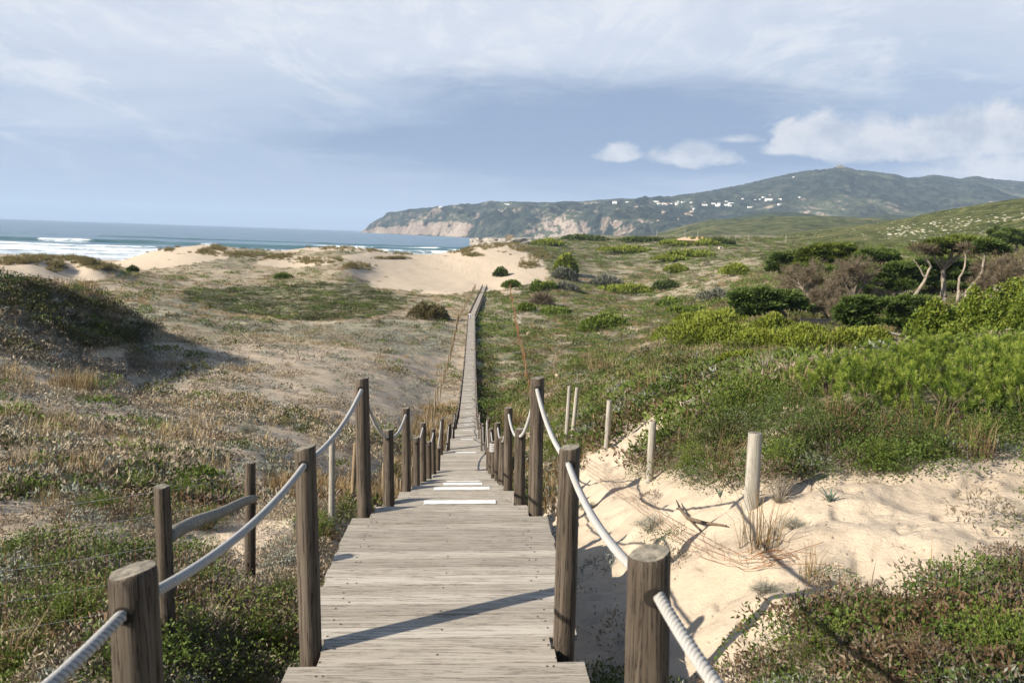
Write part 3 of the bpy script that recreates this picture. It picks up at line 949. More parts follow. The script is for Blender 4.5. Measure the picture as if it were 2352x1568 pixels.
def hole_obj(parent, direc, z, r, rad=.027):
    """dark drilled hole where the rope goes through, with a worn rim"""
    g = Geo()
    d = Vector((direc.x, direc.y, 0)).normalized()
    side = Vector((-d.y, d.x, 0))
    for s in (-1, 1):
        c = d * s * r * .985 + Vector((0, 0, z))
        ring0, ring1 = [], []
        n = 16
        for k in range(n):
            a = 2 * math.pi * k / n
            off = side * math.cos(a) * rad + Vector((0, 0, math.sin(a) * rad))
            lat = math.cos(a) * rad
            bow = d * s * (math.sqrt(max(r * r - lat * lat, 0)) - r + .006)
            ring0.append(c + off + bow)
        cc = c + d * s * .006
        g = Geo()
        g.add(ring0 + [cc], [(k, (k + 1) % n, n) for k in range(n)])
        g.build('rope_hole', m_hole, parent)
_pm = {}
def post_variant(h, far):
    key = (round(h, 2), far)
    if key not in _pm:
        _pm[key] = [post_mesh('rope_post', h, .075 if far else .062, n=8 if far else 18, dark=far, seed=int(h * 100) + q, wob=.4 if far else 1, below=.9) for q in range(2)]
    return random.choice(_pm[key])
NEARLAB = {
    ('L', 1): 'thick weathered post with slanting mossy top at the bottom left corner of the view',
    ('R', 1): 'thick cracked post with hollow rotten top over the shaded sand at bottom right',
    ('L', 2): 'dark brown post with white rope hole on the left edge of the near deck',
    ('R', 2): 'grey post with two knots on the right edge of the near deck',
    ('L', 3): 'tall slim post at the far left corner of the near deck',
    ('R', 3): 'tall slim post at the far right corner of the near deck',
    ('L', 4): 'short post right behind the tall left post of the near deck',
    ('R', 4): 'short split post right behind the tall right post of the near deck',
    ('L', 5): 'second tall post down the left side of the stairs',
    ('R', 5): 'second tall post down the right side of the stairs',
    ('L', 6): 'second short post down the left side of the stairs',
    ('R', 6): 'second short post down the right side of the stairs, behind a green shrub',
    ('L', 7): 'third tall post down the left side of the stairs',
    ('R', 7): 'third tall post down the right side of the stairs',
    ('L', 8): 'third short post down the left side of the stairs',
    ('R', 8): 'short post wrapped with spare rope on the right side of the stairs',
    ('L', 9): 'fourth tall post down the left side of the stairs',
    ('R', 9): 'fourth tall post down the right side of the stairs'}
HOLES = {'L': [], 'R': []}
REFD = {1: -1.90}
for i, (Y, h) in enumerate(POSTY):
    c, rg, fw = frame(Y)
    for side, sx in (('L', -1), ('R', 1)):
        far = Y > 30
        zz = deck_drop(Y) if i > 1 else (-1.77 if i == 1 else -1.15)
        if i < 2: zz = zz + 0.0
        base = c + rg * (sx * .725) + Vector((0, 0, zz))
        if i == 1:
            ref = at(318, 1308, 2.10) if side == 'L' else at(1520, 1264, 2.10)
            base = Vector((ref[0], 2.10, ref[2] - h))
        me = post_variant(h, far)
        if i <= 9:
            me = post_mesh('rope_post', h, .070 if (i == 1 and side == 'L') else .062, below=1.3 if i > 1 else 1.6, seed=100 + i * 2 + (sx > 0), slant=.012 if i in (1, 2) else .004)
        o = bpy.data.objects.new('rope_post', me); COL.objects.link(o)
        lean_x = TILT * .9 if Y < 30 else 0
        o.location = base
        o.rotation_euler = (random.gauss(0, .008), -lean_x + random.gauss(0, .006), random.uniform(0, 6.28) if i > 9 else 0)
        hz = h - (.085 if i > 1 else .10)
        if (side, i) in NEARLAB:
            tag(o, NEARLAB[(side, i)], 'post', 'rope posts along the boardwalk')
        elif i == 0:
            tag(o, 'post behind the viewer holding the near end of the %s rope' % ('left' if sx < 0 else 'right'), 'post', 'rope posts along the boardwalk')
        elif Y < 60:
            tag(o, 'one of the posts crowding the %s side of the lower stairs' % ('left' if sx < 0 else 'right'), 'post', 'lower stair posts on the %s of the boardwalk' % ('left' if sx < 0 else 'right'))
        elif Y < 169:
            tag(o, 'one of the tiny posts lining the %s edge of the straight level walkway' % ('left' if sx < 0 else 'right'), 'post', 'level walkway posts on the %s' % ('left' if sx < 0 else 'right'))
        else:
            tag(o, 'one of the far posts on the %s edge of the walkway past its bend' % ('left' if sx < 0 else 'right'), 'post', 'posts past the bend on the %s' % ('left' if sx < 0 else 'right'))
        hp = base + Vector((-lean_x * hz if Y < 30 else 0, 0, hz))
        HOLES[side].append(hp)
        if i <= 9:
            hole_obj(o, fw, hz, .070 if (i == 1 and side == 'L') else .062)

# ------------------------------------------------------------------ ropes threaded through the posts
ROPET = []
def rope(name, pts, r, n, lobes=3, pitch=0.11, parent=None):
    """laid rope: a three-lobed section that twists along the line"""
    vs, fs = [], []
    P = [Vector(p) for p in pts]
    s = 0.0; a = None; ring = None
    for i, p in enumerate(P):
        tdir = (P[min(i + 1, len(P) - 1)] - P[max(i - 1, 0)]).normalized()
        if i: s += (P[i] - P[i - 1]).length
        if a is None: a = tdir.orthogonal().normalized()
        a = (a - tdir * a.dot(tdir)).normalized()
        b = tdir.cross(a)
        for k in range(n):
            th = 2 * math.pi * k / n
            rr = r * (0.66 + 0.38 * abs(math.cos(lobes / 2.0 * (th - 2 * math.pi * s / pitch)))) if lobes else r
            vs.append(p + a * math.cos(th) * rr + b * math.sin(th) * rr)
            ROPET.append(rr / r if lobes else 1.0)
    m = len(P)
    for i in range(m - 1):
        for k in range(n):
            k2 = (k + 1) % n
            fs.append((i * n + k, i * n + k2, (i + 1) * n + k2, (i + 1) * n + k))
    return [tuple(v) for v in vs], fs
for side in 'LR':
    V, Fq = [], []
    ROPET.clear()
    H_ = HOLES[side]
    for i in range(len(H_) - 1):
        a, b = H_[i], H_[i + 1]
        L = (b - a).length
        sag = L * (.045 if i else .06)
        if i in (1, 2): sag = L * .035
        near = i < 5
        step = .0045 if near else (.12 if i < 14 else .7)
        m = max(4, int(L / step))
        pts = []
        for k in range(m + 1):
            q = k / m
            pts.append(a.lerp(b, q) - Vector((0, 0, 4 * sag * q * (1 - q))))
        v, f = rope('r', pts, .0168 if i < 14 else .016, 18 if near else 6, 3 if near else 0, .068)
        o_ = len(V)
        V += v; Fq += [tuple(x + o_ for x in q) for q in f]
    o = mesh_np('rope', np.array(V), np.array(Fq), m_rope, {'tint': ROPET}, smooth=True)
    tag(o, 'white laid rope strung through the holes of the %s row of boardwalk posts' % ('left' if side == 'L' else 'right'), 'rope')
# spare rope wound round a short post on the right
i8 = 8
bp = HOLES['R'][i8]
ROPET.clear()
pts = []
for k in range(0, 150):
    q = k / 150
    ang = q * 2 * math.pi * 5
    pts.append(bp + Vector((math.cos(ang) * .082, math.sin(ang) * .082, -.16 + .2 * q)))
v, f = rope('r', pts, .017, 8, 0)
o = mesh_np('rope_coil', np.array(v), np.array(f), m_rope, {'tint': ROPET}, smooth=True)
tag(o, 'white rope coil wound round a short post on the right of the stairs', 'rope')
# ------------------------------------------------------------------ plant building blocks (plain numpy triangles)
def unit(v):
    return v / np.maximum(np.linalg.norm(v, axis=-1, keepdims=True), 1e-9)
def rnd_dirs(n, up=0.0, g=rng):
    v = g.normal(size=(n, 3)); v[:, 2] += up
    return unit(v)
def leaves(P, Dr, ln, wd, tint, g=rng):
    """one four-cornered leaf per point, long axis Dr"""
    n = len(P)
    side = unit(np.cross(Dr, g.normal(size=(n, 3))))
    ln = np.broadcast_to(ln, (n,))[:, None]; wd = np.broadcast_to(wd, (n,))[:, None]
    V = np.stack([P, P + Dr * ln * .45 + side * wd * .5, P + Dr * ln, P + Dr * ln * .45 - side * wd * .5], 1).reshape(-1, 3)
    b = np.arange(n)[:, None] * 4
    Fc = np.concatenate([b + [0, 1, 2], b + [0, 2, 3]], 1).reshape(-1, 3)
    return V, Fc, np.repeat(np.broadcast_to(tint, (n,)), 4)
def blades(n, h, r0, lean, wd, g=rng, droop=1.7):
    a = g.uniform(0, 2 * np.pi, n); rr = r0 * np.sqrt(g.uniform(0, 1, n))
    base = np.stack([np.cos(a) * rr, np.sin(a) * rr, np.zeros(n)], -1)
    a2 = a + g.normal(0, .9, n)
    dr = np.stack([np.cos(a2), np.sin(a2), np.zeros(n)], -1)
    H = h * g.uniform(.45, 1.0, n)[:, None]
    L = (lean * g.uniform(.15, 1.2, n))[:, None] * H
    side = np.stack([-np.sin(a2), np.cos(a2), np.zeros(n)], -1) * (wd * g.uniform(.6, 1.2, n))[:, None]
    up = np.array([0, 0, 1.0])
    m = base + dr * L * .5 ** droop + up * H * .55
    tip = base + dr * L + up * H * (1 - .25 * np.clip(L / H, 0, 1))
    V = np.stack([base - side, base + side, m - side * .8, m + side * .8, tip], 1).reshape(-1, 3)
    b = np.arange(n)[:, None] * 5
    Fc = np.concatenate([b + [0, 1, 3], b + [0, 3, 2], b + [2, 3, 4]], 1).reshape(-1, 3)
    return V, Fc, np.repeat(g.uniform(0, 1, n), 5)
def join(parts):
    V, Fc, T, o = [], [], [], 0
    for v, f, tt in parts:
        V.append(v); Fc.append(f + o); T.append(tt); o += len(v)
    return np.concatenate(V), np.concatenate(Fc), np.concatenate(T)
def scatter(protos, pos, scale, tint, squash=None, g=rng):
    """merge copies of the prototypes at pos"""
    n = len(pos)
    which = g.integers(0, len(protos), n)
    out = []
    rot = g.uniform(0, 2 * np.pi, n)
    scale = np.broadcast_to(scale, (n,)); tint = np.broadcast_to(tint, (n,))
    zs = np.ones(n) if squash is None else np.broadcast_to(squash, (n,))
    for q, (v, f, tt) in enumerate(protos):
        I = np.where(which == q)[0]
        if not len(I): continue
        c, s = np.cos(rot[I])[:, None], np.sin(rot[I])[:, None]
        x = v[None, :, 0] * c - v[None, :, 1] * s
        y = v[None, :, 0] * s + v[None, :, 1] * c
        z = np.broadcast_to(v[None, :, 2], x.shape) * zs[I][:, None]
        W = np.stack([x, y, z], -1) * scale[I][:, None, None] + pos[I][:, None, :]
        Fq = (f[None] + (np.arange(len(I)) * len(v))[:, None, None]).reshape(-1, 3)
        out.append((W.reshape(-1, 3), Fq, np.clip(tt[None] * .55 + tint[I][:, None] * .6 - .08, 0, 1).ravel()))
    return join(out)
def veg_obj(name, geo, mat, parent=None, link=True):
    return mesh_np(name, geo[0], geo[1], mat, {'tint': geo[2]}, parent=parent, link=link)

def dome_pts(n, R_, h, g=rng, hollow=.55, lumps=5):
    """points through a lumpy cushion"""
    a = g.uniform(0, 2 * np.pi, n); r = np.sqrt(g.uniform(0, 1, n))
    ph = g.uniform(0, 6.28, 3)
    edge = 1 + .22 * np.sin(2 * a + ph[0]) + .16 * np.sin(3 * a + ph[1]) + .1 * np.sin(lumps * a + ph[2])
    x, y = np.cos(a) * r * edge * R_, np.sin(a) * r * edge * R_
    top = np.sqrt(np.maximum(1 - r ** 2, 0.02))
    top = top * (.7 + .6 * vnoise(x / R_ * 2.3 + ph[0] * 9, y / R_ * 2.3 + ph[1] * 9, 5))
    z = h * top * (hollow + (1 - hollow) * g.uniform(0, 1, n))
    P = np.stack([x, y, z], -1)
    return P, unit(np.stack([x / R_, y / R_, .35 + z / h * .9], -1))
def cushion(n, R_, h, ln, wd, g, spread=.8, hollow=.5):
    P, N = dome_pts(n, R_, h, g, hollow)
    Dr = unit(N + g.normal(size=(n, 3)) * spread)
    L = ln * g.uniform(.6, 1.3, n)
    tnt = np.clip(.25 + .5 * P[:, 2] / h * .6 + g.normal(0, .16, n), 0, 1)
    return leaves(P - Dr * L[:, None] * .3, Dr, L, wd, g.uniform(0, 1, n) * .5 + tnt * .5, g)

G1 = np.random.default_rng(21)
heath_n = [cushion(300, .24, .18, .035, .010, G1, .9) for _ in range(4)]
heath_m = [cushion(90, .45, .28, .11, .035, G1, .9) for _ in range(4)]
heath_k = [cushion(70, .85, .42, .20, .06, G1, .9) for _ in range(4)]
heath_f = [cushion(44, 1.3, .45, .42, .12, G1, .9) for _ in range(4)]
grass_n = [blades(70, .42, .10, .55, .0022, G1) for _ in range(4)]
grass_m = [blades(34, .55, .30, .50, .010, G1) for _ in range(4)]
grass_k = [blades(40, .55, .75, .45, .022, G1) for _ in range(4)]
grass_f = [blades(34, .70, 1.2, .40, .045, G1) for _ in range(4)]
green_n = [cushion(420, .30, .22, .024, .012, G1, .9) for _ in range(4)]
green_m = [cushion(110, .55, .30, .10, .045, G1, .8) for _ in range(4)]
green_k = [cushion(90, .95, .42, .19, .08, G1, .8) for _ in range(4)]
green_f = [cushion(60, 1.5, .62, .38, .17, G1, .8) for _ in range(4)]

m_heath = leaf_mat('heath_leaf', [(.050, .040, .026), (.115, .090, .060), (.195, .158, .108), (.31, .265, .195)], .1)
m_grass = leaf_mat('dry_grass_blade', [(.115, .078, .035), (.215, .150, .070), (.32, .235, .120), (.42, .335, .195)], .3)
m_green = leaf_mat('green_leaf', [(.030, .050, .010), (.074, .110, .018), (.128, .168, .032), (.20, .225, .06)], .25)
m_olive = leaf_mat('olive_leaf', [(.022, .026, .007), (.048, .054, .013), (.085, .085, .025), (.125, .100, .035)], .2)
m_silver = leaf_mat('silver_leaf', [(.105, .115, .085), (.185, .200, .155), (.28, .295, .245), (.40, .41, .37)], .15)
m_bright = leaf_mat('bright_grass_blade', [(.040, .070, .012), (.080, .125, .020), (.125, .165, .032), (.19, .21, .06)], .3)
m_redtwig = leaf_mat('russet_twig', [(.050, .030, .016), (.105, .064, .034), (.17, .11, .06), (.25, .18, .105)], .1)
m_twig = simple_mat('twig_bark', (.13, .095, .065), .9, .4, 20)
m_greytwig = simple_mat('grey_twig_bark', (.27, .235, .195), .9, .35, 12)

# ------------------------------------------------------------------ where things grow
AZ0, AZ1 = R(-42), R(42)
def gsample(n, d0, d1, g):
    a = g.uniform(AZ0, AZ1, n); d = np.exp(g.uniform(math.log(d0), math.log(d1), n))
    ia = (a - az[0]) / (az[-1] - az[0]) * (NA - 1); idd = np.log(d) / math.log(900) * (ND - 1)
    i0, j0 = np.floor(idd).astype(int), np.floor(ia).astype(int)
    fi, fj = idd - i0, ia - j0
    z = (GZ[i0, j0] * (1 - fj) + GZ[i0, j0 + 1] * fj) * (1 - fi) + (GZ[i0 + 1, j0] * (1 - fj) + GZ[i0 + 1, j0 + 1] * fj) * fi
    P = np.stack([np.sin(a) * d, np.cos(a) * d, z], -1)
    px, py = project(P)
    wx, wy = wobpx(P[:, 0], P[:, 1], px, py)
    return P, d, wx, wy
BANK = [(1330, 1075), (1400, 1000), (1500, 930), (1590, 860), (1700, 820), (1900, 790), (2500, 780), (2500, 1030), (2270, 1045), (2180, 1060), (2060, 1090), (1900, 1105), (1700, 1122), (1560, 1112), (1480, 1092)]
FRONTR = [(1640, 1620), (1730, 1530), (1840, 1445), (1960, 1405), (2110, 1385), (2250, 1335), (2420, 1285), (2600, 1620)]
GRL = [[(140, 1175), (230, 1110), (310, 1085), (440, 1095), (545, 1150), (520, 1205), (380, 1235), (160, 1210)],
       [(-100, 1290), (200, 1255), (340, 1290), (480, 1300), (600, 1450), (690, 1330), (700, 1600), (-100, 1600)],
       [(690, 1215), (790, 1150), (830, 1185), (745, 1265)], [(0, 1120), (110, 1110), (120, 1140), (0, 1150)], [(290, 975), (400, 985), (390, 1010), (300, 1000)]]
PINEP = [(1820, 790), (1950, 768), (2500, 760), (2500, 965), (1880, 965)]
def zones(P, d, px, py):
    x, y = P[:, 0], P[:, 1]
    z = {}
    z['sand'] = sand_mask(px, py) > .5
    z['walk'] = (np.abs(x - walk_x(y)) < 1.02 + .0 * y) & (y < 273)
    z['sea'] = (P[:, 2] < -23.5) & (y > 280)
    z['bank'] = inpoly(px, py, BANK)
    z['frontr'] = inpoly(px, py, FRONTR)
    gl = np.zeros(len(x), bool)
    for p in GRL: gl |= inpoly(px, py, p)
    z['greenl'] = gl
    z['dark'] = inpoly(px, py, DARKP)
    z['pale'] = inpoly(px, py, PALEP)
    z['corr'] = inpoly(px, py, CORR)
    z['hill'] = inpoly(px, py, HILLP)
    z['hillfoot'] = inpoly(px, py, [(-80, 690), (60, 720), (200, 790), (330, 780), (420, 830), (300, 870), (100, 840), (-80, 800)])
    lat = x - walk_x(y)
    z['right'] = (lat > 1) & (y < 280) | ((x > -6) & (y >= 280) & (px > 1235))
    z['left'] = ~z['right']
    z['plateau'] = (px > 1225) & (py < 612) & (d > 250)
    z['n1'] = fbm(x / 3.0, y / 3.0, 101, 3); z['n2'] = fbm(x / 11.0, y / 11.0, 131, 3); z['n3'] = fbm(x / 40.0, y / 40.0, 151, 3)
    return z
def lod(name, label_mat, protos, dens, counts, sizes, g, squash=(1, 1, 1), bands=((2.6, 13), (13, 42), (42, 140), (140, 620)), tintf=None):
    parts = []
    for (d0, d1), pr, n, s in zip(bands, protos, counts, sizes):
        if n == 0: continue
        P, d, px, py = gsample(n, d0, d1, g)
        Zn = zones(P, d, px, py)
        p = dens(Zn, d, px, py, P)
        p = np.where(Zn['walk'] | Zn['sea'], 0, p)
        p = np.where(inpoly(px, py, PINEP), p * .12, p)
        keep = g.uniform(0, 1, n) < p
        P = P[keep]
        if not len(P): continue
        sc = s * g.uniform(.6, 1.45, len(P)) * (1 + .5 * np.log(np.maximum(d[keep], d0) / d0) / math.log(d1 / d0))
        tv = .5 + .9 * (Zn['n1'][keep] - .5) + .8 * (Zn['n2'][keep] - .5) + g.normal(0, .12, len(P))
        if tintf is not None: tv = tintf(tv, {k: v[keep] for k, v in Zn.items()}, px[keep], py[keep])
        parts.append(scatter(pr, P - np.array([0, 0, .02]), sc, tv, None, g))
    o = veg_obj(name, join(parts), label_mat)
    tag(o, kind='stuff')
    return o

G2 = np.random.default_rng(5)
def W(c, a, b=0.0):
    return np.where(c, a, b)
def d_heath(z, d, px, py, P):
    p = W(z['left'], W(z['hill'] | z['hillfoot'] | z['greenl'], .2, .012), .10 + .5 * sstep(.5, .64, z['n1']))
    p = W(z['hill'], 1.0, p)
    p = W(z['dark'], .25, p); p = W(z['corr'], .12, p); p = W(z['pale'], .35 * sstep(.45, .6, z['n1']), p)
    p = W(z['hillfoot'], .8, p); p = W(z['bank'], .22, p); p = W(z['frontr'], .25, p); p = W(z['greenl'], .4, p)
    p = W(z['plateau'], .25, p)
    return W(z['sand'], .008, p)
lod('heath_cover', m_heath, (heath_n, heath_m, heath_k, heath_f), d_heath, (4600, 9000, 12000, 12000), (.75, .8, .8, .75), G2, tintf=lambda tv, z, px, py: np.where(z['left'] & ~z['hill'] & ~z['greenl'], tv + .24, tv))
lod('russet_twigs', m_redtwig, (heath_n, heath_m, heath_k, heath_f), lambda z, d, px, py, P: W(z['frontr'], .55, W(z['bank'], .22, W(z['right'] & (d > 30), .10 * sstep(.5, .6, z['n2']), W(z['greenl'], .15, W(z['left'] & ~z['sand'], .04, 0))))), (2600, 2500, 3500, 3500), (.85, .8, .7, .6), G2)
m_straw = leaf_mat('straw_blade', [(.17, .125, .065), (.29, .22, .125), (.40, .32, .20), (.50, .42, .28)], .3)
m_palemat = leaf_mat('pale_mat_leaf', [(.10, .080, .052), (.225, .180, .122), (.335, .275, .195), (.44, .38, .29)], .15)
def d_mat(z, d, px, py, P):
    k = .6 * z['n1'] + .4 * z['n2']
    p = W(z['left'], .04 + .46 * sstep(.48, .60, k), .05)
    p = W(z['left'] & (py < 800), .30 + .4 * sstep(.48, .60, k), p)
    p = W(z['hill'] | z['dark'] | z['bank'] | z['frontr'], .06, p); p = W(z['greenl'], .12, p); p = W(z['plateau'], .1, p)
    return W(z['sand'], .004, p)
lod('pale_mat_plants', m_palemat, (heath_n, heath_m, heath_k, heath_f), d_mat, (4600, 8000, 11000, 9000), (.72, .75, .75, .7), G2)
def d_grass(z, d, px, py, P):
    p = W(z['left'], .008 + .10 * sstep(.60, .72, z['n2']), .20 + .75 * sstep(.44, .56, .6 * z['n2'] + .4 * z['n3']))
    p = W(z['left'] & (py < 740) & (py > 612), .25 + .65 * sstep(.42, .58, z['n2']), p)
    p = W(z['dark'], .03, p); p = W(z['corr'], .12, p); p = W(z['hill'], .06, p)
    lat = np.abs(P[:, 0] - walk_x(P[:, 1]))
    p = W((lat > 1.05) & (lat < 4) & (P[:, 1] > 14) & (P[:, 1] < 75), .6, p)
    p = W(z['bank'], .03, p); p = W(z['frontr'], .007, p); p = W(z['plateau'], .16 * (z['n2'] > .5), p)
    p = W(z['right'] & (d < 9), p * .08, p)
    return W(z['sand'], .004, p)
lod('dry_grass', m_grass, (grass_n, grass_m, grass_k, grass_f), d_grass, (3600, 10000, 15000, 15000), (.9, .8, .8, .75), G2)
def d_straw(z, d, px, py, P):
    p = W(z['right'], .85 * sstep(.49, .57, z['n3'] * .6 + z['n2'] * .4) * (d > 12), .30 * sstep(.53, .60, z['n3'] * .6 + z['n2'] * .4))
    p = W((py < 665) & (py > 612) & z['left'], .45, p)
    p = W(z['dark'] | z['hill'] | z['corr'] | z['bank'] | z['frontr'] | z['greenl'], .0, p); p = W(z['plateau'], .22 * (z['n3'] > .5), p)
    return W(z['sand'], 0, p)
lod('straw_grass', m_straw, (grass_n, grass_m, grass_k, grass_f), d_straw, (0, 3500, 9000, 11000), (.8, .7, .75, .7), G2)
def d_green(z, d, px, py, P):
    k = .55 * z['n1'] + .45 * z['n2']
    p = W(z['left'], .006 + .16 * sstep(.62, .72, k), .28 + .70 * sstep(.44, .56, k))
    p = W(z['left'] & (py < 700), .12 + .4 * sstep(.5, .62, k), p)
    p = W(z['greenl'], .30, p); p = W(z['frontr'], .34, p); p = W(z['bank'], .80, p)
    p = W(z['dark'], .25, p); p = W(z['pale'], .04, p); p = W(z['hill'], .08, p)
    p = W(z['plateau'], .95, p)
    return W(z['sand'], .002, p)
lod('green_ground_cover', m_green, (green_n, green_m, green_k, green_f), d_green, (3400, 7000, 11000, 14000), (.8, .8, .8, .8), G2)
def d_olive(z, d, px, py, P):
    p = W(z['dark'], .95, W(z['right'], .30 * sstep(.5, .62, z['n3']), .10 * sstep(.52, .62, z['n3']) * (py < 800)))
    p = W(z['hill'], 1.0, p); p = W(z['plateau'], .35, p); p = W(z['bank'], .25, p)
    return W(z['sand'], .0, p)
lod('olive_ground_cover', m_olive, (green_n, green_m, green_k, green_f), d_olive, (700, 4000, 10000, 13000), (.8, .8, .75, .7), G2)
def d_silver(z, d, px, py, P):
    k = z['n1'] * .6 + z['n2'] * .4
    p = W(z['left'], .05 + .26 * sstep(.54, .66, 1 - k), .06 + .4 * sstep(.54, .66, 1 - k))
    p = W(z['pale'], .75, p); p = W(z['hill'], .10, p); p = W(z['dark'], .05, p); p = W(z['plateau'], .06, p)
    p = W(z['bank'], .10, p); p = W(z['frontr'], .05, p); p = W(z['greenl'], .12, p)
    return W(z['sand'], .012 * (d < 15), p)
lod('silver_scrub', m_silver, (heath_n, heath_m, heath_k, heath_f), d_silver, (2300, 5000, 7000, 6000), (.7, .7, .7, .65), G2)
def d_bright(z, d, px, py, P):
    p = W(z['corr'], .9, W(z['right'] & (d > 40), .35 * sstep(.52, .62, z['n3']), .03))
    p = W(inpoly(px, py, [(1400, 712), (1480, 665), (1660, 685), (1650, 715), (1500, 722)]), 1, p)
    p = W(inpoly(px, py, [(1330, 668), (1400, 640), (1460, 650), (1420, 672)]), 1, p)
    return W(z['sand'] | z['hill'], 0, p)
lod('green_grass', m_bright, (grass_n, grass_m, grass_k, grass_f), d_bright, (0, 2500, 7000, 8000), (.5, .45, .4, .4), G2)
# rounder scrub scattered over the plains, tall enough to shade the ground beside it
scrub_k = [cushion(170, .95, .80, .17, .075, G1, .7, .45) for _ in range(4)]
scrub_f = [cushion(130, 1.5, 1.0, .30, .13, G1, .7, .45) for _ in range(4)]
def d_scrub(z, d, px, py, P):
    k = .5 * z['n1'] + .5 * z['n2']
    p = W(z['left'], (.10 * sstep(.52, .62, k) + .006) * np.where(py < 720, 1, .35), .42 * sstep(.50, .60, k) + .02)
    p = W(z['dark'], .10, p); p = W(z['corr'], .06, p); p = W(z['hill'], .45, p); p = W(z['plateau'], .45 * sstep(.45, .56, k) + .1, p); p = W(z['pale'], .02, p)
    lat = P[:, 0] - walk_x(P[:, 1])
    p = W((lat > 1.1) & (lat < 2.3) & (P[:, 1] > 30) & (P[:, 1] < 165), .5, p)
    return W(z['sand'] | z['bank'] | z['frontr'], 0, p)
lod('olive_scrub', m_olive, (None, green_m, scrub_k, scrub_f), d_scrub, (0, 2500, 4200, 5200), (.8, .9, .9, .85), G2)
lod('green_scrub', m_green, (None, green_m, scrub_k, scrub_f), lambda z, d, px, py, P: d_scrub({**z, 'n1': 1 - z['n1']}, d, px, py, P) * .7, (0, 2000, 3600, 4600), (.8, .9, .85, .8), G2)
# marram grass on the dune crests
MARR = [(300, 577, 60, 8), (372, 572, 40, 7), (640, 562, 90, 6), (780, 568, 90, 6), (870, 574, 50, 6), (500, 570, 30, 8), (470, 580, 25, 6), (1085, 566, 60, 8), (1150, 562, 60, 7), (1200, 572, 50, 12),
        (1240, 590, 40, 14), (1215, 610, 30, 8), (1060, 578, 30, 6), (1085, 586, 22, 4), (40, 600, 55, 10), (95, 592, 30, 8), (160, 590, 60, 10), (200, 602, 30, 12), (130, 612, 22, 12), (640, 590, 40, 8), (560, 585, 60, 8), (720, 600, 60, 8), (820, 612, 40, 10), (250, 615, 40, 8), (1060, 572, 20, 6), (930, 583, 20, 3), (900, 594, 40, 2)]
gm_ = np.random.default_rng(9)
P_ = []
for px, py, sx, sy in MARR:
    for _ in range(int(22 + sx * .9)):
        h = hit(px + gm_.normal(0, sx * .45), py + gm_.normal(0, sy * .45))
        if h is not None and h.y > 120: P_.append((h.x, h.y, h.z - .05))
P_ = np.array(P_)
m_marram = leaf_mat('marram_blade', [(.075, .065, .022), (.14, .115, .042), (.215, .175, .072), (.30, .25, .12)], .3)
marr = [blades(60, 1.5, .9, .55, .035, G1) for _ in range(4)]
o = veg_obj('marram_grass', scatter(marr, P_, gm_.uniform(.5, 1.25, len(P_)), gm_.uniform(.3, .8, len(P_))), m_marram)
tag(o, kind='stuff')

# litter: dry stems and flakes strewn over the near sand
G6 = np.random.default_rng(404)
P, d, px, py = gsample(26000, 2.6, 24, G6)
Zn = zones(P, d, px, py)
keep = (~Zn['walk']) & (G6.uniform(0, 1, len(P)) < np.where(Zn['sand'], .10 + .5 * sstep(.5, .64, Zn['n1']), .28))
P, d = P[keep], d[keep]
Dr = rnd_dirs(len(P), 0, G6); Dr[:, 2] = np.abs(Dr[:, 2]) * .25; Dr = unit(Dr)
long_ = G6.uniform(0, 1, len(P)) < .35
ln = np.where(long_, G6.uniform(.08, .26, len(P)), G6.uniform(.015, .05, len(P)))
g_ = leaves(P + np.array([0, 0, .006]), Dr, ln, np.where(long_, .0035, .013), G6.uniform(0, 1, len(P)), G6)
o = veg_obj('plant_litter', g_, m_palemat)
tag(o, kind='stuff')
# ------------------------------------------------------------------ fences and loose posts
def simple_post(name, h, r, seed, mats, below=.4, n=10, wob=.6):
    return post_mesh(name, h, r, below=below, n=n, seed=seed, wob=wob, mats=mats)
def put(me, name, loc, rot=(0, 0, 0), parent=None):
    o = bpy.data.objects.new(name, me); COL.objects.link(o)
    o.location = loc; o.rotation_euler = rot
    if parent is not None: o.parent = parent
    return o
m_stakewood = wood_mat('tan_stake_wood', [(.11, .075, .042), (.22, .16, .095), (.33, .26, .17)], 'z')
LF = [(4.0, -4.7 + .41), (5.0, None), (7.2, None), (10.6, None)]
p1t, p1b = at(372, 1116, 5.0), at(386, 1466, 5.0)
p2t, p2b = at(575, 1061, 7.2), at(575, 1330, 7.2)
p3t, p3b = at(763, 1000, 10.6), at(762, 1172, 10.6)
p0b = np.array([-4.9, 3.9, gz1(-4.9, 3.9)])
fence = empty('wire_fence', tuple(p1b), 'wire netting fence on thin round posts running down the left side of the boardwalk', 'fence', 'wire fences beside the boardwalk')
FO = Vector(fence.location)
nodes = []
for k, (b, tp, r) in enumerate([(p0b, p0b + np.array([0, 0, 1.05]), .05), (p1b, p1t, .052), (p2b, p2t, .05), (p3b, p3t, .044)]):
    h = tp[2] - b[2]
    me = simple_post('fence_post', h, r, 400 + k, [m_post if k < 3 else m_postpale, m_end], .4, 14)
    put(me, 'fence_post', Vector(b) - FO, (0, (tp[0] - b[0]) / h, 0), fence)
    nodes.append((Vector(b), Vector(tp)))
Y = 13.6; k = 0
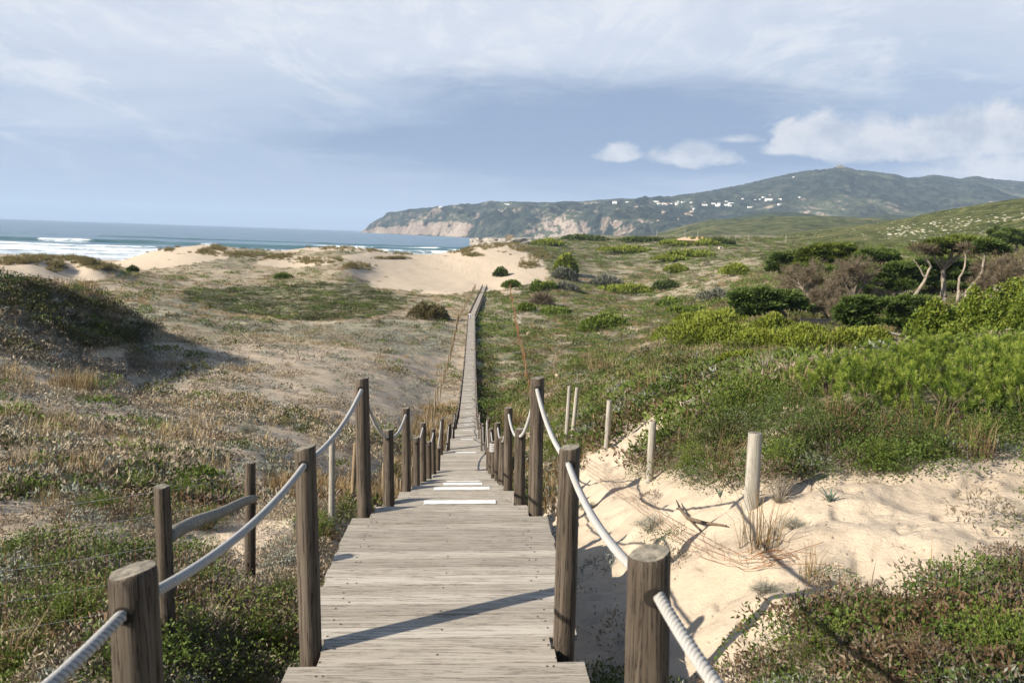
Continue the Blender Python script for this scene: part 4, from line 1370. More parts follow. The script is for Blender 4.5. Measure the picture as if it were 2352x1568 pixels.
while Y < 266:
    off = -1.75 - 1.15 * min(1, max(0, (Y - 10) / 45)) + random.uniform(-.08, .08)
    x = float(walk_x(Y)) + off
    b = Vector((x, Y, gz1(x, Y)))
    h = (1.25 if Y < 40 else 1.55) * random.uniform(.9, 1.1)
    me = simple_post('fence_post', h, .045 if Y < 40 else (.06 if Y < 90 else .085), 420 + k, [m_stakewood, m_end], .4, 7)
    put(me, 'fence_post', b - FO, (random.gauss(0, .03), random.gauss(0, .03), 0), fence)
    if Y < 45: nodes.append((b, b + Vector((0, 0, h))))
    Y += (2.6 if Y < 60 else 4.0) * random.uniform(.85, 1.15); k += 1
g = Geo()
levels = [.08, .25, .43, .62, .82, .97]
for i in range(len(nodes) - 1):
    (b0, t0), (b1, t1) = nodes[i], nodes[i + 1]
    L = (b1 - b0).length
    for lv in levels:
        a, b = b0.lerp(t0, lv), b1.lerp(t1, lv)
        pts = [a.lerp(b, q / 8) - Vector((0, 0, 4 * .018 * L * (q / 8) * (1 - q / 8))) - FO for q in range(9)]
        if lv != .97 or i != 99: g.tube(pts, .0011 if i < 3 else .002, 4)
    n = int(L / .17)
    if i < 4:
        for k in range(1, n):
            q = k / n
            b, tt = b0.lerp(b1, q), t0.lerp(t1, q)
            sg = Vector((0, 0, -4 * .018 * L * q * (1 - q)))
            pts = [b.lerp(tt, lv) + sg + Vector((random.gauss(0, .012), random.gauss(0, .012), 0)) - FO for lv in levels]
            g.tube(pts, .0011, 4, 1)
g.build('wire_netting', [m_wire, m_rust], fence)
g = Geo()
a, b = Vector(at(384, 1232, 5.03)), Vector(at(583, 1146, 7.15))
pts = []
for k in range(14):
    q = k / 13
    pts.append(a.lerp(b, q) + Vector((0, 0, .018 * math.sin(q * math.pi) + .010 * math.sin(q * 9))) - FO)
g.tube(pts, [.05 - .012 * k / 13 for k in range(14)], 12)
br = g.build('brace_log', m_postpale, fence, True)

rf = empty('rusty_fence', tuple(hit(1216, 915)), 'line of rusty iron stakes and wire through the grass right of the boardwalk', 'fence', 'wire fences beside the boardwalk')
RO = Vector(rf.location)
line = [(1222, 950), (1216, 915), (1206, 850), (1189, 772), (1178, 705), (1171, 662)]
ys = [hit(*p) for p in line]
n = 44; tops = []
me_r = [None] * 3
for q in range(3):
    me_r[q] = simple_post('iron_stake', 1.75, .06, 600 + q, [m_rust if q < 2 else m_stakewood, m_rust], .3, 6)
for k in range(n):
    q = (k / (n - 1)) ** .8
    Y = ys[0].y + (ys[-1].y - ys[0].y) * q
    x = float(np.interp(Y, [p.y for p in ys], [p.x for p in ys])) + random.uniform(-.08, .08)
    b = Vector((x, Y, gz1(x, Y)))
    o = put(me_r[0 if random.random() < .6 else random.choice((1, 2))], 'iron_stake', b - RO, (random.gauss(0, .03), random.gauss(0, .04), 0), rf)
    o.scale = (1, 1, random.uniform(.85, 1.15))
    tops.append(b)
g = Geo()
for lv in (.5, 1.0, 1.5):
    g.tube([b + Vector((0, 0, lv)) - RO for b in tops], .008, 4)
g.build('wire_strand', m_rust, rf)

LOOSE = [(1725, 993, 1166, 7.2, .068, 'thick pale post alone in the sand at the edge of the dune scrub', 0),
         (1492, 966, 1106, 11.6, .056, 'slim pale post standing against the dark green dune scrub', 0),
         (1393, 918, 1032, 15.6, .056, 'pale post standing at the lower end of the steep sand slope', 0),
         (1302, 886, 986, 19.5, .05, 'upright post of the leaning pair beyond the rope posts', 0.0),
         (1316, 890, 990, 19.8, .052, 'tilted post of the leaning pair beyond the rope posts', -.07)]
for k, (px, pt, pb, Y, r, lab, ln) in enumerate(LOOSE):
    b, tp = at(px, pb, Y), at(px, pt, Y)
    me = simple_post('fence_post', tp[2] - b[2], r, 700 + k, [m_postpale, m_end], .5, 14)
    tag(put(me, 'fence_post', b, (0, ln - .02, k)), lab, 'post', 'loose pale posts on the right dune')
g = Geo()
a = hit(1226, 905); b = Vector(at(1209, 850, a.y))
tag(put(simple_post('leaning_stake', (b - a).length, .045, 720, [m_post, m_end], .2, 8), 'leaning_stake', a, (0, -.32, 0)), 'dark stake leaning left beside the rusty fence', 'stake')
a = hit(1325, 894)
tag(put(simple_post('marker_stake', 1.5, .035, 721, [m_postpale, m_end], .2, 6), 'marker_stake', a, (0, 0, 0)), 'thin tan stake upright behind a stone in the scrub', 'stake')

# tiny stakes of the sand fences on the dunes
STK = []
for (x0, y0), (x1, y1), n in [((1650, 585), (1768, 651), 14), ((893, 577), (955, 580), 0)]:
    pass
def z4(x, y): return ((1300 + x * .5952) * .5742, (700 + y * .5952) * .5742)
for (a, b, n) in [((600, 538), (780, 598), 8), ((780, 598), (1030, 690), 8), ((720, 545), (1000, 600), 7), ((1000, 600), (1280, 612), 6), ((1296, 640), (1420, 690), 8), ((470, 520), (690, 528), 14)]:
    for k in range(n):
        q = k / max(1, n - 1)
        p = z4(a[0] + (b[0] - a[0]) * q, a[1] + (b[1] - a[1]) * q)
        h = hit(p[0], p[1] + (6 if n == 14 else 0))
        if h is not None and h.y > 200: STK.append(h)
me = simple_post('dune_stake', 1.5, .05, 730, [m_postpale, m_end], .3, 5)
for h in STK:
    tag(put(me, 'dune_stake', h, (random.gauss(0, .05), random.gauss(0, .05), 0)), 'one of the tiny stakes fencing the path over the pale sand dune', 'stake', 'stakes on the big sand dune')
g = Geo()
for k in range(0, 0): pass

# torn netting lying on the sand on the right
def drape(px, py, up=.03):
    h = hit(px, py); return Vector((h.x, h.y, h.z + up))
top = [(1335, 1062), (1400, 1110), (1470, 1160), (1540, 1215), (1610, 1258), (1690, 1290), (1790, 1302)]
bot = [(1345, 1095), (1420, 1150), (1490, 1205), (1555, 1262), (1620, 1300), (1700, 1322), (1800, 1318)]
g = Geo(); gr_ = []
for s in range(5):
    f = s / 4
    pts = []
    for k in range(25):
        q = k / 24 * (len(top) - 1); i = min(int(q), len(top) - 2); w = q - i
        tx = top[i][0] * (1 - w) + top[i + 1][0] * w; ty = top[i][1] * (1 - w) + top[i + 1][1] * w
        bx = bot[i][0] * (1 - w) + bot[i + 1][0] * w; by = bot[i][1] * (1 - w) + bot[i + 1][1] * w
        p = drape(tx * (1 - f) + bx * f, ty * (1 - f) + by * f, .05 + .10 * (1 - f) * (1 - k / 24) + random.uniform(0, .04))
        pts.append(p)
    gr_.append(pts)
    g.tube(pts, .0022, 4)
for k in range(0, 25, 2):
    g.tube([gr_[s][k] + Vector((random.gauss(0, .02), random.gauss(0, .02), random.uniform(0, .03))) for s in range(5)], .002, 4)
for k in range(12):
    p = gr_[random.randrange(5)][24 - random.randrange(5)]
    d = Vector((random.uniform(.1, .5), random.gauss(0, .15), 0))
    g.tube([p, p + d * .5 + Vector((0, 0, random.uniform(.03, .12))), p + d + Vector((0, 0, random.uniform(0, .15)))], .0025, 4)
tag(g.build('wire_netting', m_rust), 'torn rusty wire netting sagging over the sand right of the deck', 'netting')

def rock_mesh(name, sx, sy, sz, seed, mat, sub=3, rough=.28):
    bm = bmesh.new()
    bmesh.ops.create_icosphere(bm, subdivisions=sub, radius=1)
    rr = random.Random(seed); o3 = [rr.uniform(0, 50) for _ in range(3)]
    for v in bm.verts:
        c = v.co.copy()
        q = 1 + rough * 2 * (vnoise(c.x * 1.6 + o3[0] + c.z, c.y * 1.6 + o3[1] - c.z, 3) - .5) + rough * .8 * (vnoise(c.x * 4 + o3[2] + c.z * 2, c.y * 4 + c.z * 3, 4) - .5)
        c = Vector((max(-.8, min(.8, c.x)), max(-.8, min(.8, c.y)), max(-.75, min(.75, c.z)))) * float(q)
        v.co = Vector((c.x * sx, c.y * sy, c.z * sz + sz * .4))
    me = bpy.data.meshes.new(name); bm.to_mesh(me); bm.free()
    me.materials.append(mat)
    return me
m_rock = simple_mat('sandstone', (.40, .32, .22), .95, .45, 6)
m_rockgrey = simple_mat('grey_rock', (.26, .235, .20), .95, .4, .4)
m_rockpale = simple_mat('pale_limestone', (.52, .48, .40), .95, .3, 1.5)
for k, (px, py, s, lab) in enumerate([(30, 1500, .17, 'pitted sandstone rock under the fence wires at the lower left edge'), (1214, 768, .55, 'square pale stone lying beside the rusty fence'), (1280, 866, .45, 'tan stone block in the scrub right of the tall posts'),
                                      (1326, 897, .3, 'rounded tan stone at the foot of the thin stake'), (1378, 768, .4, 'small pale stone among the low green shrubs'), (890, 1102 - 0, .1, 'white stone'), (470, 1100, .09, 'small white stone in grey scrub above the green shrubs on the left')]):
    if lab == 'white stone': continue
    h = hit(px, py)
    tag(put(rock_mesh('rock', s, s * .85, s * .7, 40 + k, m_rock), 'rock', h, (0, 0, k)), lab, 'rock', 'loose stones in the scrub')
# dead branch over the netting
g = Geo()
p = [drape(1552, 1172, .12), drape(1562, 1190, .10), drape(1580, 1205, .07), drape(1620, 1212, .05), drape(1668, 1216, .04)]
g.tube(p, [.006, .016, .02, .016, .008], 8)
g.tube([p[2], drape(1600, 1222, .05), drape(1615, 1232, .03)], [.012, .008, .004], 6)
tag(g.build('dead_branch', m_twig, smooth=True), 'dark dead branch lying on the torn netting in the sand', 'branch')

# ------------------------------------------------------------------ near shrubs: feathery stems with leaflets
G3 = np.random.default_rng(77)
def shrub_proto(g, nst=70, nl=34, R_=.5, H=.5, ln=.026, wd=.012, up=.8, twig=.9, stems=True, brown=0):
    a = g.uniform(0, 2 * np.pi, nst); el = np.arccos(g.uniform(.12, 1, nst) ** .8)
    tip = np.stack([np.cos(a) * np.sin(el) * R_, np.sin(a) * np.sin(el) * R_, np.cos(el) * H], -1) * g.uniform(.6, 1.12, nst)[:, None]
    tip[:, 2] = np.maximum(tip[:, 2], .05)
    base = np.stack([np.cos(a) * R_ * .12, np.sin(a) * R_ * .12, np.zeros(nst)], -1) * g.uniform(0, 1, nst)[:, None]
    q = g.uniform(.35, 1.03, (nst, nl))
    P = base[:, None] * (1 - q[..., None]) + tip[:, None] * q[..., None]
    P[..., 2] += np.sin(q * np.pi) * .06
    P = P + g.normal(0, .024, P.shape) * (R_ / .5)
    d = unit(tip - base)[:, None] + g.normal(0, .75, P.shape)
    d[..., 2] += .3
    P, d = P.reshape(-1, 3), unit(d.reshape(-1, 3))
    tn = np.clip(.30 * g.uniform(0, 1, nst)[:, None] + .4 * q + g.normal(0, .12, q.shape), 0, 1).ravel()
    lv = leaves(P, d, ln * g.uniform(.6, 1.3, len(P)), wd * g.uniform(.7, 1.2, len(P)), tn, g)
    # stems as slim three-sided strips
    V, Fq = [], []
    for k in range(nst):
        b, tp = base[k], tip[k]
        m = (b + tp) / 2 + np.array([0, 0, .06])
        s = unit(np.cross(tp - b, g.normal(size=3))) * .004 * twig
        o = len(V)
        V += [b - s, b + s, m - s * .8, m + s * .8, tp]
        Fq += [(o, o + 1, o + 3), (o, o + 3, o + 2), (o + 2, o + 3, o + 4)]
    return lv, (np.array(V), np.array(Fq), np.full(len(V), .4))
m_shrubleaf = leaf_mat('shrub_leaf', [(.030, .050, .008), (.082, .122, .016), (.145, .190, .030), (.225, .260, .055)], .3)
m_bushdark = leaf_mat('dark_bush_leaf', [(.016, .028, .006), (.040, .062, .012), (.075, .102, .020), (.12, .14, .034)], .25)
m_juniper = leaf_mat('juniper_spray', [(.052, .070, .010), (.125, .155, .016), (.20, .232, .028), (.28, .29, .055)], .25)
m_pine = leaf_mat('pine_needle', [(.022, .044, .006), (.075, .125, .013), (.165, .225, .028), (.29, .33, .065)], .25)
m_ivy = leaf_mat('broad_leaf', [(.028, .050, .006), (.068, .105, .010), (.125, .165, .018), (.21, .215, .03)], .25)
m_cyp = leaf_mat('cypress_spray', [(.024, .046, .011), (.062, .100, .020), (.115, .155, .032), (.19, .215, .055)], .25)
m_cypy = leaf_mat('olive_cypress_spray', [(.028, .046, .008), (.075, .105, .015), (.135, .165, .026), (.21, .215, .04)], .25)
m_deadtwig = leaf_mat('dead_twig', [(.05, .037, .021), (.10, .076, .045), (.155, .122, .078), (.23, .19, .13)], .1)
m_browndead = leaf_mat('brown_bush_twig', [(.045, .036, .012), (.085, .068, .022), (.13, .105, .04), (.17, .14, .06)], .1)
SH = {}
def shrub_kind(kind):
    if kind not in SH:
        prm = {'green': dict(nst=95, nl=42), 'olive': dict(nst=95, nl=34), 'silver': dict(nst=120, nl=26, ln=.022, wd=.011, H=.4), 'dry': dict(nst=150, nl=14, ln=.03, wd=.006, H=.5, twig=1.4), 'russet': dict(nst=170, nl=20, ln=.028, wd=.007, H=.5, twig=1.3)}[kind]
        mt = {'green': m_shrubleaf, 'olive': m_bushdark, 'silver': m_silver, 'dry': m_heath, 'russet': m_redtwig}[kind]
        SH[kind] = []
        for q in range(3):
            lv, st = shrub_proto(G3, **prm)
            f = mesh_np('foliage', lv[0], lv[1], mt, {'tint': lv[2]}, link=False).data
            s = mesh_np('stems', st[0], st[1], m_greytwig if kind == 'dry' else m_twig, {'tint': st[2]}, link=False).data
            SH[kind].append((f, s))
    return random.choice(SH[kind])
def shrub(px, py, wpx, hpx, kind, lab, cat='shrub', group=None, name='shrub'):
    h = hit(px, py)
    e = empty(name, h - Vector((0, 0, .03)), lab, cat, group, random.uniform(0, 6.28))
    R_ = wpx / 2 * h.y / PF; H = hpx * h.y / PF * 1.05
    f, s = shrub_kind(kind)
    for me, nm in ((f, 'foliage'), (s, 'stems')):
        o = bpy.data.objects.new(nm, me); COL.objects.link(o); o.parent = e
    e.scale = (R_ / .5, R_ / .5 * random.uniform(.85, 1.1), H / .5)
    return e
NEAR = [  # left
    (310, 1150, 130, 70, 'green', 'rounded bright green shrub topping the green patch left of the fence post'),
    (225, 1190, 150, 70, 'green', 'broad green shrub at the left end of the green patch'),
    (430, 1165, 150, 80, 'green', 'green shrub just left of the second fence post'),
    (480, 1215, 120, 60, 'green', 'green shrub under the leaning log of the fence'),
    (330, 1225, 100, 46, 'silver', 'pale silver shrub below the green patch by the first fence post'),
    (345, 1000, 105, 42, 'green', 'lone dark green shrub on the open slope left of the rope'),
    (690, 992, 80, 26, 'olive', 'flat dark shrub behind the rope near the pale fence post'),
    (570, 995, 66, 34, 'silver', 'grey green cushion shrub on the sandy slope'),
    (503, 1055, 84, 34, 'silver', 'low grey cushion shrub above the green patch'),
    (470, 1022, 66, 26, 'silver', 'small whitish cushion shrub beside the lone dark shrub'),
    (440, 1085, 110, 40, 'silver', 'wide grey lavender shrub right above the green patch'),
    (60, 1140, 120, 40, 'olive', 'dark low shrub at the left edge of the view'),
    (120, 1075, 130, 30, 'silver', 'row of grey scrub at the far left'),
    (150, 1460, 330, 120, 'green', 'big leafy green shrub behind the wires at the lower left'),
    (330, 1400, 220, 110, 'olive', 'dark straggling shrub between the fence post and the corner post'),
    (60, 1545, 300, 90, 'green', 'low green shrub in the bottom left corner'),
    (210, 1330, 240, 60, 'dry', 'dry brown bush behind the wires at left'),
    (480, 1420, 150, 70, 'dry', 'bare twiggy grey bush beside the second fence post'),
    (520, 1360, 110, 60, 'silver', 'white dead shrub against the foot of the second fence post'),
    (600, 1500, 210, 110, 'green', 'green shrub left of the near deck edge'),
    (640, 1390, 120, 90, 'olive', 'dark shrub beside the dark brown left post'),
    (470, 1540, 170, 70, 'dry', 'tangle of dry stems at the bottom between two posts'),
    (735, 1245, 110, 80, 'green', 'green shrub between the pale fence post and the rope post'),
    (795, 1190, 80, 60, 'green', 'green shrub at the left corner of the near deck'),
    (650, 1170, 90, 40, 'silver', 'grey scrub tuft right of the second fence post'),
    (905, 1100, 50, 45, 'olive', 'small green plant tucked behind the short left posts'),
    (1137, 1108, 46, 38, 'green', 'green shrub growing over the right edge of the stairs'),
    # right of the deck
    (1270, 1080, 70, 120, 'green', 'tall green shrub behind the tall right post'),
    (1235, 1000, 80, 70, 'olive', 'dark shrub behind the right row of rope posts'),
    (1350, 1172, 70, 26, 'green', 'small green plant on the sand right of the near deck'),
    (1368, 1000, 90, 56, 'olive', 'dark green bush behind the pale post on the sand slope'),
    (1500, 1215, 130, 44, 'silver', 'grey dead shrub on the sand beside the right rope'),
    (1830, 1210, 120, 40, 'silver', 'blue grey creeping plant on the open sand'),
    (1790, 1150, 100, 70, 'dry', 'dry wispy plant at the foot of the thick pale post'),
    (1760, 1360, 120, 50, 'silver', 'blue green sea holly at the upper edge of the front shrubs'),
    (1915, 1530, 310, 120, 'green', 'green feathery shrub at the bottom right in front of the sand'),
    (2100, 1470, 290, 85, 'olive', 'dark green shrub in the middle of the front right scrub'),
    (2300, 1560, 330, 200, 'green', 'bright green shrub in the bottom right corner'),
    (2300, 1425, 240, 85, 'silver', 'big whitish grey shrub at the right edge'),
    (2110, 1560, 260, 140, 'russet', 'dry russet bush at the bottom right'),
    (1800, 1575, 220, 90, 'olive', 'dark low shrub at the bottom beside the thick post shadow'),
    (2010, 1400, 160, 60, 'russet', 'dark brown dead stalks rising over the front scrub'),
    (2345, 1345, 100, 40, 'dry', 'dry stalks at the right edge above the grey shrub'),
    (2000, 1500, 220, 75, 'russet', 'russet twiggy shrub in front of the bottom right green shrubs'), (2210, 1470, 200, 90, 'russet', 'brown twiggy shrub below the big whitish shrub'), (1875, 1465, 140, 50, 'russet', 'russet twigs at the sand edge of the front scrub'),
    # bank
    (1600, 1090, 140, 80, 'green', 'green bush right of the slim pale post'),
    (1660, 1040, 210, 130, 'olive', 'dark green bush in the scrub behind the thick pale post'),
    (1700, 960, 220, 110, 'green', 'leafy green bush on the crest left of the pines'),
    (1810, 1085, 200, 90, 'green', 'green bush above the sand right of the thick pale post'),
    (1900, 1040, 230, 110, 'olive', 'dark bush below the pine needles'),
    (2010, 1075, 180, 80, 'green', 'green bush spilling onto the sand below the pines'),
    (2130, 1050, 180, 90, 'olive', 'dark bush at the sand edge below the right pines'),
    (2250, 1030, 170, 90, 'green', 'green bush at the sand edge near the right side'),
    (1690, 893, 140, 66, 'olive', 'dark bush at the top of the steep sand slope'),
    (1760, 880, 170, 80, 'dry', 'dry brown bush on the crest left of the pines'),
    (2080, 1080, 110, 44, 'dry', 'dead white plant at the sand edge below the pines'),
    (1470, 960, 90, 30, 'dry', 'dry bush along the crest beside the steep sand slope')]
for a in NEAR:
    shrub(*a, group='shrubs near the boardwalk')
# tufts of tall dry grass
m_tuft = m_grass
def tuft(px, py, hpx, n, lean, lab, mat=None, r0=.25, wd=.006, wpx=None):
    h = hit(px, py)
    H = hpx * h.y / PF
    rr = (wpx or hpx) * h.y / PF * .45
    v = blades(n, H, rr, lean, wd * max(1, h.y / 20), G3)
    o = veg_obj('grass_tuft', v, mat or m_tuft)
    o.location = h - Vector((0, 0, .03))
    return tag(o, lab, 'grass tuft', 'tufts of tall grass')
tuft(170, 895, 66, 420, .6, 'big rusty brown grass tussock on the slope at left', wpx=110)
tuft(40, 890, 50, 260, .6, 'pale grass tussock at the left edge beside the rusty one', wpx=80)
tuft(290, 930, 24, 90, .6, 'small dry grass tuft right of the big tussock', wpx=40)
tuft(490, 935, 36, 160, .6, 'dry grass tuft in the middle of the left slope', wpx=60)
tuft(560, 945, 30, 120, .6, 'dry grass tuft right of the middle of the left slope', wpx=60)
tuft(970, 1010, 70, 260, .5, 'tall straw grass behind the left rope posts', wpx=60)
tuft(1180, 985, 70, 260, .5, 'tall straw grass behind the right rope posts', wpx=60)
tuft(1125, 1020, 60, 200, .5, 'straw grass leaning over the right edge of the lower stairs', wpx=36)
tuft(1400, 850, 34, 220, .5, 'pale dry grass patch in the plain beyond the right posts', wpx=120)
tuft(1310, 1030, 60, 140, .6, 'green grass tuft below the pale post on the slope', m_bright, wpx=60)
tuft(1870, 800, 60, 160, .5, 'long pale grass stems above the pine scrub', wpx=150)
tuft(1830, 900, 100, 120, .5, 'long dry grass stems at the left edge of the pines', wpx=90)
tuft(2150, 1380, 160, 26, .5, 'few thin straw stalks in front of the sand at right', wpx=200, wd=.0035)
tuft(1960, 1370, 110, 16, .5, 'thin brown stalks at the top of the front scrub', m_heath, wpx=120, wd=.005)
tuft(2290, 1360, 100, 24, .6, 'thin brown stalks by the right edge over the grey shrub', m_heath, wpx=110, wd=.005)
# sea daffodils
m_strap = leaf_mat('strap_leaf', [(.06, .10, .07), (.10, .15, .11), (.15, .20, .15), (.2, .25, .2)], .25, .45, .4)
def strap(px, py, hpx, n, lab):
    h = hit(px, py); H = hpx * h.y / PF
    V, Fq, T = [], [], []
    for k in range(n):
        a = random.uniform(0, 6.28); ln = random.uniform(.4, 1.1); L = H * random.uniform(.8, 1.3)
        d = Vector((math.cos(a), math.sin(a), 0)); s = Vector((-d.y, d.x, 0)) * .011
        o = len(V); tw = random.uniform(0, 1)
        for j in range(6):
            q = j / 5
            p = d * (L * ln * q ** 1.5) + Vector((0, 0, L * (q - .45 * ln * q * q)))
            w = (1 - q ** 3) * (1 if j else .7)
            V += [p - s * w, p + s * w]; T += [tw, tw]
        for j in range(5):
            Fq += [(o + 2 * j, o + 2 * j + 1, o + 2 * j + 3, o + 2 * j + 2)]
    e = mesh_np('strap_leaf_plant', np.array([tuple(v) for v in V]), np.array(Fq), m_strap, {'tint': T}, smooth=True)
    e.location = h - Vector((0, 0, .02))
    tag(e, lab, 'plant', 'strap leaved plants in the sand')
strap(1905, 1152, 42, 13, 'blue green strap leaved plant on the open sand right of the thick pale post')
strap(2195, 1395, 80, 12, 'grey green strap leaved plant among the front scrub at right')
strap(1655, 1142, 30, 8, 'small strap leaved plant left of the thick pale post')
strap(455, 1475, 80, 9, 'strap leaved plant at the bottom between the fence and the deck')
strap(1365, 885 + 145, 24, 8, 'strap leaved plant on the steep sand slope')
strap(1725, 1150, 40, 8, 'strap leaved plant right at the foot of the thick pale post')

# ------------------------------------------------------------------ young pines on the right
def pine_mesh(g, nb, R_, H):
    P, N = dome_pts(nb, R_, H, g, .45)
    parts = []
    for k in range(nb):
        d = unit(N[k] * .75 + np.array([0, 0, .8]) + g.normal(0, .2, 3))
        L = g.uniform(.09, .15); n = 90
        q = g.uniform(0, 1, n)
        st = P[k] + d * (q[:, None] - .2) * L
        nd = unit(d * (0.30 + .75 * q[:, None]) + rnd_dirs(n, 0, g) * .85)
        parts.append(leaves(st, nd, g.uniform(.06, .095, n), .006, np.clip(g.uniform(-.25, .35) + .85 * q + g.normal(0, .08, n), 0, 1), g))  # tint darkens towards the brush base, painting in its self-shadow
    return join(parts)
PINES = [(1905, 905, 170, 100, 'leftmost young pine at the edge of the dry crest'), (1990, 945, 190, 130, 'young pine with upright needle brushes left of the middle of the pine bank'),
         (2080, 905, 190, 120, 'young pine in the middle of the pine bank'), (2170, 960, 200, 140, 'young pine low in the bank above the sand edge'),
         (2260, 915, 200, 140, 'tall bright young pine near the right side'), (2345, 965, 190, 150, 'young pine cut by the right edge of the view'),
         (2010, 850, 160, 70, 'young pine at the back left of the pine bank'), (2140, 840, 170, 80, 'young pine at the back of the pine bank below the hedge'), (2270, 835, 180, 80, 'young pine at the back right below the hedge'), (2380, 870, 160, 110, 'young pine at the right edge behind the others')]
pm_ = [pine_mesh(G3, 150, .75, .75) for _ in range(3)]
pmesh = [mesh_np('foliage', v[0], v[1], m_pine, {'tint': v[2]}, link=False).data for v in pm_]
for k, (px, py, w, hp, lab) in enumerate(PINES):
    h = hit(px, py)
    if h.y > 26: h = Vector(at(px, py, 16)); h.z = gz1(h.x, h.y)
    e = empty('young_pine', h - Vector((0, 0, .05)), lab, 'pine', 'young pines on the right bank', k * 1.3)
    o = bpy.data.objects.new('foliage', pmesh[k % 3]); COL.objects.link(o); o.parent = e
    g = Geo()
    for q in range(7):
        a = q * .9
        g.tube([(0, 0, -.1), (math.cos(a) * .12, math.sin(a) * .12, .25), (math.cos(a) * .4, math.sin(a) * .4, .48)], [.025, .016, .006], 6)
    g.build('trunk', m_twig, e, True)
    s = w / 2 * h.y / PF / .75
    e.scale = (s, s, max(.6, hp * h.y / PF / .75))

# ------------------------------------------------------------------ bushes further off
G4 = np.random.default_rng(123)
def mound_mesh(g, n, Rx, Ry, H, ln, wd, spread=.55, hollow=.6, up=.5):
    P, N = dome_pts(n, 1.0, 1.0, g, hollow, 7)
    P = P * np.array([Rx, Ry, H]); N = unit(N / np.array([Rx, Ry, H]))
    Dr = unit(N * .7 + np.array([0, 0, up]) + g.normal(size=(n, 3)) * spread)
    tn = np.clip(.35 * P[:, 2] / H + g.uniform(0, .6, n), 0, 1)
    return leaves(P, Dr, ln * g.uniform(.6, 1.3, n), wd, tn, g)
m_greyg = leaf_mat('grey_bush_leaf', [(.06, .062, .042), (.105, .108, .078), (.16, .165, .125), (.23, .235, .19)], .15)
MK = {'juniper': (m_juniper, 8, 3.0, .5), 'dark': (m_bushdark, 8, 3.6, .6), 'green': (m_shrubleaf, 8, 3.8, .6), 'ivy': (m_ivy, 7, 5.5, .8),
      'brown': (m_browndead, 9, 2.0, .8), 'grey': (m_greyg, 10, 2.2, .6), 'dead': (m_deadtwig, 20, 1.0, .8)}
def mound(px, py, wpx, hpx, kind, lab, name='bush', cat='bush', group='bushes on the plain', Y=None, depth=.8):
    """leaf sizes follow the plants' apparent fineness at that distance"""
    mt, lp, wp, spread = MK[kind]
    if Y is None:
        h = hit(px, py)
    else:
        h = Vector(at(px, py, Y)); h.z = gz1(h.x, h.y)
    top = at(px, py - hpx, h.y)[2]
    H = max(hpx * h.y / PF * .9, top - h.z) * 1.1
    R_ = wpx / 2 * h.y / PF
    k = h.y / PF
    n = int(min(9000, 700 + wpx * hpx * .9))
    v = mound_mesh(G4, n, R_, R_ * depth, H, lp * k, wp * k, spread)
    o = veg_obj(name, v, mt)
    o.location = h - Vector((0, 0, .12 * H)); o.rotation_euler = (0, 0, random.choice((0, math.pi)) + random.uniform(-.3, .3))
    return tag(o, lab, cat, group)
for a in [(1150, 634, 32, 14, 'dark', 'round dark bush alone on the bare sand dune'), (1297, 628, 62, 38, 'juniper', 'big green bush at the right foot of the sand dune'), (1175, 660, 34, 13, 'green', 'dark bush at the end of the boardwalk'),
          (1235, 668, 36, 18, 'green', 'dark bush right of the end of the boardwalk'), (1260, 664, 32, 15, 'green', 'twin dark bush next to the grassy clearing'), (985, 733, 74, 36, 'brown', 'rounded brown bush left of the walkway bend'),
          (1390, 756, 110, 30, 'green', 'wide vivid green bush in the plain right of the rusty fence'), (1275, 722, 80, 14, 'green', 'low green bush near the rusty fence'), (1210, 716, 34, 16, 'green', 'dark bush beside the far rusty fence'), (1245, 700, 40, 18, 'dead', 'grey brushwood beside the far rusty fence'),
          (1440, 672, 110, 16, 'juniper', 'flat bright green bush band across the right plain'), (1530, 664, 60, 16, 'dark', 'dark bush on the right plain'), (1690, 632, 64, 24, 'juniper', 'rounded yellow green bush below the bare slope'), (1555, 625, 46, 14, 'juniper', 'small rounded green bush on the grassy rise'),
          (1295, 642, 50, 26, 'grey', 'grey spiky bush below the big green bush'), (1390, 657, 62, 20, 'grey', 'wide grey spiky bush on the right plain'), (1300, 668, 50, 16, 'grey', 'low grey bush near the green clearing'), (1650, 690, 70, 20, 'grey', 'pale grey bush below the dark cypresses'),
          (1600, 720, 120, 16, 'green', 'low green bush right of the dark figure'), (1545, 702, 80, 14, 'green', 'low green bush below the dark figure'),
          (1655, 740, 170, 24, 'juniper', 'yellow green mound behind the biggest one'), (1640, 790, 215, 66, 'juniper', 'biggest domed yellow green mound in the right plain'), (1770, 760, 100, 34, 'juniper', 'yellow green mound right of the biggest one'),
          (1760, 800, 170, 44, 'juniper', 'yellow green mound in front of the grassy lane'), (1880, 800, 190, 52, 'juniper', 'yellow green mound left of the pines'), (1980, 790, 120, 44, 'juniper', 'yellow green mound below the front cypress'), (1700, 840, 90, 34, 'juniper', 'small yellow green bush before the mounds'),
          (1540, 600, 70, 10, 'juniper', 'green bush near the orange roofed house'), (1650, 562, 60, 12, 'dark', 'dark tree clump right of the orange roofed house'), (1480, 556, 90, 8, 'dark', 'dark scrub left of the orange roofed house'), (1556, 564, 80, 9, 'juniper', 'green bush against the left wall of the orange roofed house'), (1622, 565, 64, 10, 'juniper', 'green bush against the right wall of the orange roofed house'), (1340, 552, 100, 8, 'dark', 'dark scrub on the skyline behind the dune'),
          (1440, 580, 110, 12, 'juniper', 'bright green scrub strip on the plateau'), (1590, 590, 90, 12, 'juniper', 'bright green scrub below the orange roofed house'), (1260, 563, 80, 9, 'juniper', 'bright green scrub behind the dune crest'),
          (650, 640, 30, 8, 'green', 'tiny vivid bush on the left plain below the dunes'), (305, 625, 20, 8, 'dark', 'small dark bush at the end of the left dune')]:
    mound(*a)
